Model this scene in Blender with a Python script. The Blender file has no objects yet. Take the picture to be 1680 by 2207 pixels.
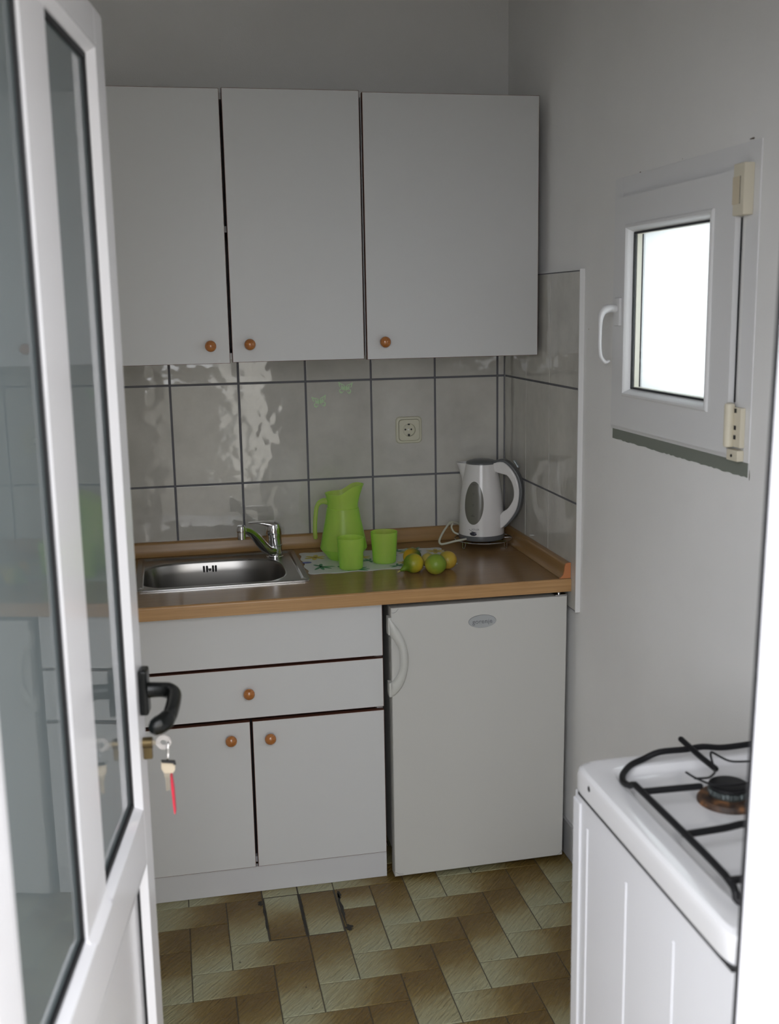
import bpy, bmesh, math, random
from mathutils import Vector, Matrix
random.seed(7)
PI = math.pi
scene = bpy.context.scene
COL = scene.collection

# ------------------------------------------------------------------ helpers
def new_bm(): return bmesh.new()

def add_box(bm, x0, x1, y0, y1, z0, z1, bev=0.0, seg=2, mi=0, side_mi=None):
    x0, x1 = min(x0, x1), max(x0, x1); y0, y1 = min(y0, y1), max(y0, y1); z0, z1 = min(z0, z1), max(z0, z1)
    vs = [bm.verts.new((x, y, z)) for x in (x0, x1) for y in (y0, y1) for z in (z0, z1)]
    fs = []
    for idx in ((0, 1, 3, 2), (4, 6, 7, 5), (0, 4, 5, 1), (2, 3, 7, 6), (0, 2, 6, 4), (1, 5, 7, 3)):
        f = bm.faces.new([vs[i] for i in idx]); f.material_index = mi; fs.append(f)
    if bev > 0:
        es = list({e for f in fs for e in f.edges})
        r = bmesh.ops.bevel(bm, geom=es, offset=bev, segments=seg, affect='EDGES', profile=0.6)
        for f in r['faces']: f.material_index = mi
    return vs

def add_hex(bm, pts, mi=0):
    """8 points: 4 bottom loop, 4 top loop"""
    v = [bm.verts.new(p) for p in pts]
    for idx in ((0, 3, 2, 1), (4, 5, 6, 7), (0, 1, 5, 4), (1, 2, 6, 5), (2, 3, 7, 6), (3, 0, 4, 7)):
        f = bm.faces.new([v[i] for i in idx]); f.material_index = mi

def add_prism(bm, pts, vec, mi=0, bev=0.0, seg=2):
    """planar polygon pts extruded by vec"""
    vec = Vector(vec)
    a = [bm.verts.new(p) for p in pts]; b = [bm.verts.new(Vector(p) + vec) for p in pts]
    fs = [bm.faces.new(a), bm.faces.new(list(reversed(b)))]
    n = len(pts)
    for i in range(n):
        fs.append(bm.faces.new((a[i], b[i], b[(i + 1) % n], a[(i + 1) % n])))
    for f in fs: f.material_index = mi
    if bev > 0:
        es = list(set(fs[0].edges) | set(fs[1].edges))
        r = bmesh.ops.bevel(bm, geom=es, offset=bev, segments=seg, affect='EDGES', profile=0.5)
        for f in r['faces']: f.material_index = mi

def add_lathe(bm, prof, n=48, M=None, mi=0, rfun=None, zfun=None, cap0=True, cap1=True, ph=0.0):
    M = M or Matrix.Identity(4)
    rings = []
    for k, (r, z) in enumerate(prof):
        ring = []
        for i in range(n):
            t = 2 * PI * i / n + ph
            rr = rfun(k, t, r, z) if rfun else r
            zz = zfun(k, t, r, z) if zfun else z
            ring.append(bm.verts.new(M @ Vector((rr * math.cos(t), rr * math.sin(t), zz))))
        rings.append(ring)
    for a, b in zip(rings, rings[1:]):
        for i in range(n):
            f = bm.faces.new((a[i], a[(i + 1) % n], b[(i + 1) % n], b[i])); f.material_index = mi
    if cap0:
        f = bm.faces.new(list(reversed(rings[0]))); f.material_index = mi
    if cap1:
        f = bm.faces.new(rings[-1]); f.material_index = mi
    return rings

def smooth_path(pts, sub=6, closed=False):
    P = [Vector(p) for p in pts]; out = []; n = len(P)
    rng = range(n) if closed else range(n - 1)
    for i in rng:
        if closed: p0, p1, p2, p3 = P[(i - 1) % n], P[i], P[(i + 1) % n], P[(i + 2) % n]
        else: p0, p1, p2, p3 = P[max(i - 1, 0)], P[i], P[i + 1], P[min(i + 2, n - 1)]
        for k in range(sub):
            t = k / sub
            out.append(0.5 * ((2 * p1) + (-p0 + p2) * t + (2 * p0 - 5 * p1 + 4 * p2 - p3) * t * t + (-p0 + 3 * p1 - 3 * p2 + p3) * t ** 3))
    if not closed: out.append(P[-1])
    return out

def add_tube(bm, pts, rad, n=10, closed=False, mi=0, sx=1.0, up=None, round_end=True):
    """tube along pts; rad number or list; sx squashes along the second frame axis"""
    P = [Vector(p) for p in pts]; N = len(P)
    R = rad if isinstance(rad, (list, tuple)) else [rad] * N
    tang = []
    for i in range(N):
        if closed: d = P[(i + 1) % N] - P[(i - 1) % N]
        else: d = P[min(i + 1, N - 1)] - P[max(i - 1, 0)]
        tang.append(d.normalized())
    u = Vector(up) if up else Vector((0, 0, 1))
    if abs(u.dot(tang[0])) > 0.95: u = Vector((1, 0, 0))
    rings = []
    for i in range(N):
        t = tang[i]
        u = (u - t * u.dot(t))
        if u.length < 1e-6: u = Vector((1, 0, 0)) - t * t.x
        u.normalize(); w = t.cross(u)
        rings.append([bm.verts.new(P[i] + (u * math.cos(2 * PI * k / n) + w * math.sin(2 * PI * k / n) * sx) * R[i]) for k in range(n)])
    m = N if closed else N - 1
    for i in range(m):
        a, b = rings[i], rings[(i + 1) % N]
        for k in range(n):
            f = bm.faces.new((a[k], b[k], b[(k + 1) % n], a[(k + 1) % n])); f.material_index = mi
    if not closed:
        for ring, i, s in ((rings[0], 0, -1), (rings[-1], N - 1, 1)):
            if round_end:
                c = P[i]; t = tang[i] * s; prev = ring
                for q in (0.5, 0.85):
                    nr = [bm.verts.new(c + (v.co - c) * math.sqrt(1 - q * q) + t * R[i] * q) for v in ring]
                    for k in range(n):
                        f = bm.faces.new((prev[k], prev[(k + 1) % n], nr[(k + 1) % n], nr[k])); f.material_index = mi
                    prev = nr
                bm.faces.new(prev).material_index = mi
            else: bm.faces.new(ring).material_index = mi

WM = {}
def wm(o): return WM.get(o.name, Matrix.Identity(4))

def prop(o, label=None, cat=None, group=None, kind=None):
    if label: o['label'] = label
    if cat: o['category'] = cat
    if group: o['group'] = group
    if kind: o['kind'] = kind
    return o

def root(name, loc=(0, 0, 0), rz=0.0, **kw):
    o = bpy.data.objects.new(name, None); COL.objects.link(o)
    o.empty_display_size = 0.05
    o.location = loc; o.rotation_euler = (0, 0, rz)
    WM[o.name] = Matrix.Translation(loc) @ Matrix.Rotation(rz, 4, 'Z')
    prop(o, **kw); return o

def obj(name, bm, mats, parent=None, ang=35, flat=False, local=False, **kw):
    """world-space bmesh -> one mesh object (local=True: bmesh already in the parent's space)"""
    bmesh.ops.recalc_face_normals(bm, faces=bm.faces)
    if parent is not None:
        if not local: bm.transform(wm(parent).inverted())
        M = wm(parent)
    else:
        xs = [v.co.x for v in bm.verts]; ys = [v.co.y for v in bm.verts]; zs = [v.co.z for v in bm.verts]
        c = Vector(((min(xs) + max(xs)) / 2, (min(ys) + max(ys)) / 2, min(zs)))
        bm.transform(Matrix.Translation(-c)); M = Matrix.Translation(c)
    me = bpy.data.meshes.new(name); bm.to_mesh(me); bm.free()
    for m in (mats if isinstance(mats, (list, tuple)) else [mats]): me.materials.append(m)
    if not flat:
        me.shade_smooth(); me.set_sharp_from_angle(angle=math.radians(ang))
    o = bpy.data.objects.new(name, me); COL.objects.link(o)
    if parent is not None: o.parent = parent
    else: o.matrix_world = M; o.location = M.translation
    if not flat:
        wn = o.modifiers.new('weighted_normals', 'WEIGHTED_NORMAL'); wn.keep_sharp = True; wn.weight = 60
    WM[o.name] = M
    prop(o, **kw); return o

# ------------------------------------------------------------------ materials
def mat(name, col=(.8, .8, .8), rough=.5, metal=0, spec=.5, coat=0, coat_r=.03, trans=0, ior=1.45, sub=0):
    m = bpy.data.materials.new(name); m.use_nodes = True
    b = m.node_tree.nodes['Principled BSDF']
    b.inputs['Base Color'].default_value = (*col, 1)
    b.inputs['Roughness'].default_value = rough; b.inputs['Metallic'].default_value = metal
    b.inputs['Specular IOR Level'].default_value = spec
    b.inputs['Coat Weight'].default_value = coat; b.inputs['Coat Roughness'].default_value = coat_r
    b.inputs['Transmission Weight'].default_value = trans; b.inputs['IOR'].default_value = ior
    return m
def nd(m, t, **kw):
    n = m.node_tree.nodes.new(t)
    for k, v in kw.items():
        if hasattr(n, k): setattr(n, k, v)
        else: n.inputs[k].default_value = v
    return n
def lk(m, a, b): m.node_tree.links.new(a, b)
def bsdf(m): return m.node_tree.nodes['Principled BSDF']
def coords(m, scale=(1, 1, 1), rot=(0, 0, 0)):
    g = nd(m, 'ShaderNodeNewGeometry'); mp = nd(m, 'ShaderNodeMapping')
    mp.inputs['Scale'].default_value = scale; mp.inputs['Rotation'].default_value = rot
    lk(m, g.outputs['Position'], mp.inputs['Vector']); return mp.outputs['Vector']
def add_bump(m, scale, strength, dist, vec=None, detail=3, coat=False):
    n = nd(m, 'ShaderNodeTexNoise', Scale=scale, Detail=detail)
    lk(m, vec or coords(m), n.inputs['Vector'])
    b = nd(m, 'ShaderNodeBump', Strength=strength, Distance=dist)
    lk(m, n.outputs['Fac'], b.inputs['Height']); lk(m, b.outputs['Normal'], bsdf(m).inputs['Normal'])
    if coat: lk(m, b.outputs['Normal'], bsdf(m).inputs['Coat Normal'])
    return b
def add_ramp(m, fac, stops, inp='Base Color'):
    r = nd(m, 'ShaderNodeValToRGB'); e = r.color_ramp.elements
    while len(e) < len(stops): e.new(0.5)
    for i, (p, c) in enumerate(stops): e[i].position = p; e[i].color = (*c, 1)
    lk(m, fac, r.inputs['Fac']); lk(m, r.outputs['Color'], bsdf(m).inputs[inp]); return r

M = {}
# painted plaster
m = M['plaster'] = mat('painted_plaster', (.77, .765, .76), .75, spec=.25)
n = nd(m, 'ShaderNodeTexNoise', Scale=3.0, Detail=4); lk(m, coords(m), n.inputs['Vector'])
add_ramp(m, n.outputs['Fac'], [(.3, (.755, .75, .745)), (.7, (.80, .795, .79))])
add_bump(m, 330, .35, .0012, detail=4)
m = M['plaster_out'] = mat('exterior_render', (.8, .79, .77), .85, spec=.2); add_bump(m, 90, .4, .003)
m = M['ceiling'] = mat('ceiling_paint', (.7, .7, .69), .85, spec=.2)
M['smooth_plaster'] = mat('smooth_white_filler', (.72, .72, .72), .6)
# wall tile glaze
m = M['tile'] = mat('grey_tile_glaze', (.5, .49, .46), .05, spec=.7)
n = nd(m, 'ShaderNodeTexNoise', Scale=7.0, Detail=6, Roughness=.6); lk(m, coords(m), n.inputs['Vector'])
add_ramp(m, n.outputs['Fac'], [(.3, (.445, .432, .398)), (.7, (.565, .552, .512))])
add_bump(m, 15, .6, .003, detail=1.5)
M['grout'] = mat('dark_grey_grout', (.14, .14, .155), .8)
M['grout_lt'] = mat('pale_grout', (.33, .33, .33), .8)
M['white_lam'] = mat('white_laminate', (.60, .603, .603), .42, spec=.35)
m = M['carcass'] = mat('cabinet_carcass', (.6, .6, .6), .5)
M['brown_edge'] = mat('brown_edge_band', (.13, .05, .03), .5)
M['dark_gap'] = mat('interior_shade_black', (.02, .017, .018), .9)
# beech laminate
def wood(name, a, b, scale, rough, coat=0):
    m = mat(name, a, rough, spec=.5, coat=coat, coat_r=.1)
    v = coords(m, scale)
    n1 = nd(m, 'ShaderNodeTexNoise', Scale=1.0, Detail=6, Roughness=.65, Distortion=.4); lk(m, v, n1.inputs['Vector'])
    add_ramp(m, n1.outputs['Fac'], [(.32, a), (.7, b)]); return m
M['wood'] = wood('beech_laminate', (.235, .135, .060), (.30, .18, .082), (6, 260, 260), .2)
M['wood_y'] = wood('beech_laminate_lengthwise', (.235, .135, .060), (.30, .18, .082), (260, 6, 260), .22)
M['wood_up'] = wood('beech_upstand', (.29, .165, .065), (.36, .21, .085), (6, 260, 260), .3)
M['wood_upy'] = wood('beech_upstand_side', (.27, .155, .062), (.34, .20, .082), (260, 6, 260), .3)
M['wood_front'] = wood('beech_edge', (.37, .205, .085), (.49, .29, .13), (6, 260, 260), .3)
M['endcap'] = mat('orange_brown_end_cap', (.50, .19, .075), .45)
m = M['knob'] = wood('varnished_wood_knob', (.33, .11, .025), (.48, .19, .05), (60, 60, 400), .2, coat=.6)
m = M['steel'] = mat('brushed_stainless_steel', (.30, .29, .28), .28, metal=1)
add_bump(m, 1, .08, .0004, coords(m, (30, 900, 30)))
M['steel_edge'] = mat('steel_fittings_rim_highlight', (.62, .62, .62), .18, metal=1)
M['chrome'] = mat('chrome', (.78, .78, .80), .05, metal=1)
M['chrome_dark'] = mat('chrome_wire', (.55, .55, .56), .12, metal=1)
M['black'] = mat('black_plastic', (.006, .007, .007), .24, spec=.4)
M['black_matte'] = mat('black_rubber', (.012, .012, .014), .55)
M['black_enamel'] = mat('black_enamel', (.008, .008, .009), .5, spec=.25)
M['pvc'] = mat('white_pvc', (.79, .785, .82), .16, spec=.45)
M['pvc_win'] = mat('white_window_pvc', (.72, .72, .73), .3, spec=.4)
M['cream_plastic'] = mat('cream_hinge_plastic', (.66, .61, .49), .4)
M['grey_green'] = mat('grey_green_paint', (.19, .205, .18), .6)
m = M['leaf_glass'] = mat('door_glass', (.145, .175, .185), .45, spec=.2, coat=1, coat_r=.0, trans=0)
bsdf(m).inputs['Coat IOR'].default_value = 1.5
m = M['appliance'] = mat('appliance_white', (.55, .545, .52), .33, spec=.4)
add_bump(m, 700, .06, .0004)
M['appliance_gasket'] = mat('appliance_gasket', (.55, .56, .52), .5)
M['appliance_plastic'] = mat('off_white_plastic', (.55, .55, .52), .3)
M['badge'] = mat('pale_grey_badge', (.50, .52, .53), .25, metal=.35)
M['badge_text'] = mat('badge_lettering', (.17, .175, .19), .4)
m = M['enamel'] = mat('white_enamel', (.64, .635, .65), .08, spec=.5, coat=.8, coat_r=.03)
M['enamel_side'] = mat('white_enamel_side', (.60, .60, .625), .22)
M['alu'] = mat('burner_aluminium', (.12, .14, .14), .4, metal=.8)
m = M['burnt'] = mat('rusty_burner_base', (.1, .05, .03), .6)
n = nd(m, 'ShaderNodeTexNoise', Scale=60, Detail=6); lk(m, coords(m), n.inputs['Vector'])
add_ramp(m, n.outputs['Fac'], [(.3, (.015, .010, .009)), (.52, (.07, .035, .018)), (.68, (.22, .10, .04))])
M['kettle_white'] = mat('kettle_white_plastic', (.68, .665, .66), .16, spec=.5)
M['kettle_grey'] = mat('kettle_grey_plastic', (.115, .12, .125), .3)
M['kettle_window'] = mat('kettle_smoky_window', (.15, .145, .125), .25)
M['print_dark'] = mat('dark_print', (.02, .02, .022), .5)
M['print_grey'] = mat('grey_print', (.14, .14, .15), .5)
M['cord'] = mat('cream_cord', (.52, .52, .43), .45)
M['socket'] = mat('cream_socket_plastic', (.60, .585, .47), .3)
M['sticker'] = mat('pale_green_sticker', (.47, .66, .40), .4)
M['mat_base'] = mat('white_placemat', (.62, .63, .64), .4)
M['p_yellow'] = mat('print_yellow', (.62, .50, .08), .4)
M['p_green'] = mat('print_green', (.05, .24, .13), .4)
M['p_blue'] = mat('print_blue', (.10, .13, .42), .4)
M['p_brown'] = mat('print_brown', (.30, .13, .05), .4)
M['brass'] = mat('worn_brass', (.17, .125, .06), .35, metal=.85)
M['key_clear'] = mat('clear_plastic_key_bow', (.78, .74, .72), .2, trans=.35)
M['key_cream'] = mat('cream_key_bow', (.70, .60, .46), .3)
M['key_metal'] = mat('nickel_key', (.55, .50, .42), .3, metal=1)
M['red'] = mat('red_plastic_tag', (.75, .03, .07), .3)
M['skirting'] = mat('grey_skirting_tile', (.40, .40, .40), .25)
M['terrace'] = mat('terrace_stone', (.22, .205, .18), .8)
M['added_yard_wall'] = mat('added_yard_wall_render', (.20, .195, .18), .8)

# translucent green plastic
def green_mat(name, base=(.60, .80, .17)):
    m = bpy.data.materials.new(name); m.use_nodes = True; nt = m.node_tree; nt.nodes.clear()
    out = nt.nodes.new('ShaderNodeOutputMaterial')
    dif = nt.nodes.new('ShaderNodeBsdfDiffuse'); dif.inputs['Color'].default_value = (*base, 1)
    tl = nt.nodes.new('ShaderNodeBsdfTranslucent'); tl.inputs['Color'].default_value = (base[0] * 1.15, min(1, base[1] * 1.2), base[2], 1)
    tp = nt.nodes.new('ShaderNodeBsdfTransparent'); tp.inputs['Color'].default_value = (.90, .97, .60, 1)
    gl = nt.nodes.new('ShaderNodeBsdfGlossy'); gl.inputs['Roughness'].default_value = .3
    mx = nt.nodes.new('ShaderNodeMixShader'); mx.inputs[0].default_value = .5
    nt.links.new(dif.outputs[0], mx.inputs[1]); nt.links.new(tl.outputs[0], mx.inputs[2])
    lw = nt.nodes.new('ShaderNodeLayerWeight'); lw.inputs['Blend'].default_value = .35
    mr = nt.nodes.new('ShaderNodeMapRange'); mr.inputs['To Min'].default_value = .36; mr.inputs['To Max'].default_value = 1.0
    cm = nt.nodes.new('ShaderNodeMix'); cm.data_type = 'RGBA'; cm.inputs[6].default_value = (.80, .92, .32, 1); cm.inputs[7].default_value = (.45, .98, .08, 1)
    nt.links.new(lw.outputs['Facing'], cm.inputs[0]); nt.links.new(cm.outputs[2], dif.inputs['Color']); nt.links.new(cm.outputs[2], tl.inputs['Color'])
    nt.links.new(lw.outputs['Facing'], mr.inputs['Value'])
    m2 = nt.nodes.new('ShaderNodeMixShader'); nt.links.new(mr.outputs['Result'], m2.inputs[0])
    nt.links.new(tp.outputs[0], m2.inputs[1]); nt.links.new(mx.outputs[0], m2.inputs[2])
    fr = nt.nodes.new('ShaderNodeFresnel'); fr.inputs['IOR'].default_value = 1.3
    ge = nt.nodes.new('ShaderNodeNewGeometry'); inv = nt.nodes.new('ShaderNodeMath'); inv.operation = 'SUBTRACT'; inv.inputs[0].default_value = 1; nt.links.new(ge.outputs['Backfacing'], inv.inputs[1])
    mu = nt.nodes.new('ShaderNodeMath'); mu.operation = 'MULTIPLY'; nt.links.new(fr.outputs[0], mu.inputs[0]); nt.links.new(inv.outputs[0], mu.inputs[1])
    m3 = nt.nodes.new('ShaderNodeMixShader'); nt.links.new(mu.outputs[0], m3.inputs[0])
    nt.links.new(m2.outputs[0], m3.inputs[1]); nt.links.new(gl.outputs[0], m3.inputs[2])
    nt.links.new(m3.outputs[0], out.inputs[0]); return m
M['green'] = green_mat('frosted_lime_plastic')

# frosted window pane
m = bpy.data.materials.new('frosted_window_glass'); m.use_nodes = True; nt = m.node_tree; nt.nodes.clear()
out = nt.nodes.new('ShaderNodeOutputMaterial'); tl = nt.nodes.new('ShaderNodeBsdfTranslucent'); tl.inputs['Color'].default_value = (.9, .95, .96, 1)
tp = nt.nodes.new('ShaderNodeBsdfTransparent'); gl = nt.nodes.new('ShaderNodeBsdfGlossy'); gl.inputs['Roughness'].default_value = .05
a = nt.nodes.new('ShaderNodeMixShader'); a.inputs[0].default_value = .45
b = nt.nodes.new('ShaderNodeMixShader'); b.inputs[0].default_value = .05
nt.links.new(tl.outputs[0], a.inputs[1]); nt.links.new(tp.outputs[0], a.inputs[2])
nt.links.new(a.outputs[0], b.inputs[1]); nt.links.new(gl.outputs[0], b.inputs[2])
ge = nt.nodes.new('ShaderNodeNewGeometry'); t2 = nt.nodes.new('ShaderNodeBsdfTransparent'); d = nt.nodes.new('ShaderNodeMixShader')   # one scattering face per pane
nt.links.new(ge.outputs['Backfacing'], d.inputs[0]); nt.links.new(b.outputs[0], d.inputs[1]); nt.links.new(t2.outputs[0], d.inputs[2]); nt.links.new(d.outputs[0], out.inputs[0])
M['frosted'] = m
m = bpy.data.materials.new('clear_window_glass'); m.use_nodes = True; nt = m.node_tree; nt.nodes.clear()
out = nt.nodes.new('ShaderNodeOutputMaterial'); tp = nt.nodes.new('ShaderNodeBsdfTransparent'); gl = nt.nodes.new('ShaderNodeBsdfGlossy'); gl.inputs['Roughness'].default_value = 0
fr = nt.nodes.new('ShaderNodeFresnel'); fr.inputs['IOR'].default_value = 1.45; a = nt.nodes.new('ShaderNodeMixShader')
tp.inputs['Color'].default_value = (.95, .97, .97, 1)
ge = nt.nodes.new('ShaderNodeNewGeometry'); inv = nt.nodes.new('ShaderNodeMath'); inv.operation = 'SUBTRACT'; inv.inputs[0].default_value = 1; nt.links.new(ge.outputs['Backfacing'], inv.inputs[1])
mu = nt.nodes.new('ShaderNodeMath'); mu.operation = 'MULTIPLY'; nt.links.new(fr.outputs[0], mu.inputs[0]); nt.links.new(inv.outputs[0], mu.inputs[1])
nt.links.new(mu.outputs[0], a.inputs[0]); nt.links.new(tp.outputs[0], a.inputs[1]); nt.links.new(gl.outputs[0], a.inputs[2]); nt.links.new(a.outputs[0], out.inputs[0])
M['clear'] = m

# floor tile: u = 0 pale end, 1 brown end
m = M['floor_tile'] = mat('brown_green_floor_tile', (.3, .25, .15), .32, spec=.4)
uv = nd(m, 'ShaderNodeUVMap'); uv.uv_map = 'UVMap'
sp = nd(m, 'ShaderNodeSeparateXYZ'); lk(m, uv.outputs['UV'], sp.inputs[0])
n = nd(m, 'ShaderNodeTexNoise', Scale=9.0, Detail=5, Roughness=.6); lk(m, coords(m), n.inputs['Vector'])
ns = nd(m, 'ShaderNodeTexNoise', Scale=1.0, Detail=4, Roughness=.55, Distortion=.6)
mp2 = nd(m, 'ShaderNodeMapping'); mp2.inputs['Scale'].default_value = (24, 150, 40)
lk(m, coords(m, (1, 1, 1), (0, 0, math.radians(-48))), mp2.inputs['Vector']); lk(m, mp2.outputs['Vector'], ns.inputs['Vector'])
ad = nd(m, 'ShaderNodeMath', operation='MULTIPLY_ADD'); ad.inputs[1].default_value = .55; lk(m, n.outputs['Fac'], ad.inputs[0])
lk(m, sp.outputs['X'], ad.inputs[2])
a2 = nd(m, 'ShaderNodeMath', operation='MULTIPLY_ADD'); a2.inputs[1].default_value = -.30; lk(m, ns.outputs['Fac'], a2.inputs[0]); lk(m, ad.outputs[0], a2.inputs[2])
add_ramp(m, a2.outputs[0], [(.08, (.36, .355, .23)), (.42, (.32, .285, .155)), (.70, (.205, .142, .045)), (1.0, (.145, .09, .024))])
bp = nd(m, 'ShaderNodeBump', Strength=1.0, Distance=.007); lk(m, ns.outputs['Fac'], bp.inputs['Height']); lk(m, bp.outputs['Normal'], bsdf(m).inputs['Normal'])
M['floor_grout'] = mat('dark_floor_grout', (.07, .06, .045), .9)

# citrus: green ends blending to yellow
def citrus_mat(name, c_yel, c_grn, direction, center, r, bias):
    m = mat(name, c_yel, .38, spec=.4)
    g = nd(m, 'ShaderNodeTexCoord'); d = nd(m, 'ShaderNodeVectorMath', operation='DOT_PRODUCT')
    d.inputs[1].default_value = Vector(direction).normalized() / r
    lk(m, g.outputs['Object'], d.inputs[0])
    n = nd(m, 'ShaderNodeTexNoise', Scale=28, Detail=3); lk(m, g.outputs['Object'], n.inputs['Vector'])
    a = nd(m, 'ShaderNodeMath', operation='MULTIPLY_ADD'); a.inputs[1].default_value = 1.3; a.inputs[2].default_value = bias - .65
    lk(m, n.outputs['Fac'], a.inputs[0])
    s = nd(m, 'ShaderNodeMath', operation='ADD'); lk(m, a.outputs[0], s.inputs[0]); lk(m, d.outputs['Value'], s.inputs[1])
    mr = nd(m, 'ShaderNodeMapRange'); mr.inputs['From Min'].default_value = -.7; mr.inputs['From Max'].default_value = .7
    lk(m, s.outputs[0], mr.inputs['Value'])
    mid = tuple((x + y) / 2 for x, y in zip(c_yel, c_grn))
    add_ramp(m, mr.outputs['Result'], [(.1, c_yel), (.5, mid), (.95, c_grn)])
    n2 = nd(m, 'ShaderNodeTexNoise', Scale=420, Detail=1); lk(m, g.outputs['Object'], n2.inputs['Vector'])
    b = nd(m, 'ShaderNodeBump', Strength=.35, Distance=.0008); lk(m, n2.outputs['Fac'], b.inputs['Height']); lk(m, b.outputs['Normal'], bsdf(m).inputs['Normal'])
    return m

# ------------------------------------------------------------------ room shell
XL, YF, ZC = -1.275, -2.43, 2.62        # left wall, inner face of the front wall, ceiling
PX = .013                               # plaster face of the right wall (tiles stand 13 mm proud at x = 0)

# floor: herringbone tiles in one mesh
UX, UY, FX, FY = .0972, .1033, -.965, -.607
bm = new_bm(); uvl = bm.loops.layers.uv.new('UVMap')
def floor_tile(c0, r0, c1, r1, axis, flip, jit=0.0):
    x0, x1 = FX + c0 * UX, FX + c1 * UX; y1, y0 = FY - r0 * UY, FY - r1 * UY
    g = .0012 + jit
    x0 += g; x1 -= g; y0 += g; y1 -= g
    x0 = max(x0, XL + .002); x1 = min(x1, PX - .002); y1 = min(y1, -.002); y0 = max(y0, YF - .02)
    if x1 - x0 < .004 or y1 - y0 < .004: return
    b = .0012; zt = random.uniform(-.0004, .0002)
    lo = [(x0, y0, -.004), (x1, y0, -.004), (x1, y1, -.004), (x0, y1, -.004)]
    md = [(x0, y0, zt - b), (x1, y0, zt - b), (x1, y1, zt - b), (x0, y1, zt - b)]
    up = [(x0 + b, y0 + b, zt), (x1 - b, y0 + b, zt), (x1 - b, y1 - b, zt), (x0 + b, y1 - b, zt)]
    L = [[bm.verts.new(p) for p in q] for q in (lo, md, up)]
    fs = [bm.faces.new(L[2])]
    for a, bb in ((0, 1), (1, 2)):
        for i in range(4): fs.append(bm.faces.new((L[a][i], L[a][(i + 1) % 4], L[bb][(i + 1) % 4], L[bb][i])))
    X0, X1 = FX + c0 * UX, FX + c1 * UX; Y1, Y0 = FY - r0 * UY, FY - r1 * UY
    for f in fs:
        for l in f.loops:
            t = (l.vert.co.x - X0) / (X1 - X0) if axis == 'H' else (l.vert.co.y - Y0) / (Y1 - Y0)
            l[uvl].uv = ((1 - t) if flip else t, .5)
for c in range(-4, 11):
    for r in range(-6, 19):
        if (c, r) in ((1, 0), (1, 1), (2, 0), (2, 1), (3, 0), (1, -1), (2, -1)): continue
        s = (c + r) % 4
        if s == 0: floor_tile(c, r, c + 1, r + 2 if (c, r + 1) not in ((1, 0), (2, 0)) else r + 1, 'V', False)
        elif s == 2:
            if (c + 1, r) in ((1, 1), (2, 0), (3, 0)): continue
            floor_tile(c, r, c + 2, r + 1, 'H', False)
floor_tile(1, 0, 2, 2, 'V', True, .003)     # relaid tiles in front of the sink unit
floor_tile(2, 0, 3, 2, 'V', False, .003)
floor_tile(3, 0, 4, 1, 'V', False)
floor_tile(0, -1, 1, 0, 'H', False) if False else None
for c in (1, 2): floor_tile(c, -1, c + 1, 0, 'V', False, .001)
add_box(bm, XL, PX, YF - .02, 0, -.12, -.0018, mi=1)
floor = obj('floor', bm, [M['floor_tile'], M['floor_grout']], flat=True, kind='structure')
# dark crumbled grout beside the relaid tiles
bm = new_bm()
def blob(cx, cy, rx, ry, z=.0008, n=14):
    n = 26
    vs = [bm.verts.new((cx + rx * (1 + random.uniform(-.6, .6)) * math.cos(2 * PI * i / n), cy + ry * (1 + random.uniform(-.25, .25)) * math.sin(2 * PI * i / n), z)) for i in range(n)]
    bm.faces.new(vs)
blob(-.663, -.800, .008, .014); blob(-.668, -.70, .004, .08); blob(-.6635, -.64, .004, .02); blob(-.868, -.70, .0035, .08); blob(-.771, -.71, .0035, .095); blob(-.875, -.635, .006, .012)
for _ in range(16): blob(random.uniform(-1.05, -.1), random.uniform(-1.15, -.62), random.uniform(.001, .0025), random.uniform(.001, .002))
obj('grout_patch', bm, mat('crumbled_black_grout', (.03, .028, .025), .9), floor, flat=True)

def wall_tiles(name, rects, axis, parent, lines_v, gv, gh):
    """rects: (a0,a1,z0,z1); axis 'y' = back wall facing -y at y=0, 'x' = right wall facing -x at x=0"""
    bm = new_bm()
    for a0, a1, z0, z1, ga0, ga1, gz0, gz1 in rects:
        a0 += ga0; a1 -= ga1; z0 += gz0; z1 -= gz1
        if a1 - a0 < .003: continue
        if axis == 'y': add_box(bm, a0, a1, 0, .008, z0, z1, bev=.0016, seg=2)
        else: add_box(bm, 0, .008, a0, a1, z0, z1, bev=.0012, seg=2)
    a0 = min(r[0] for r in rects); a1 = max(r[1] for r in rects); z0 = min(r[2] for r in rects); z1 = max(r[3] for r in rects)
    if axis == 'y': add_box(bm, a0, a1, .0016, .0126, z0, z1, mi=1)
    else: add_box(bm, .0016, .0126, a0, a1 - .0, z0, z1, mi=1)
    return obj(name, bm, [M['tile'], M['grout']], parent, ang=50)

bm = new_bm(); add_box(bm, XL - .15, PX + .2, .0128, .2, -.12, ZC)
wall_back = obj('wall_back', bm, M['plaster'], kind='structure', flat=True)
gz = 1.0333; rows = [(.70, gz), (gz, gz + .3025), (gz + .3025, gz + .605)]
gx = -.2265
xs = [0, gx + .2025]
while xs[-1] > XL: xs.append(xs[-1] - .2025)
rects = []
for i in range(len(xs) - 1):
    for z0, z1 in rows: rects.append((max(xs[i + 1], XL), xs[i], z0, z1, .003, .003, .003, .003))
wall_tiles('wall_tiling', rects, 'y', wall_back, None, 0, 0)

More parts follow.
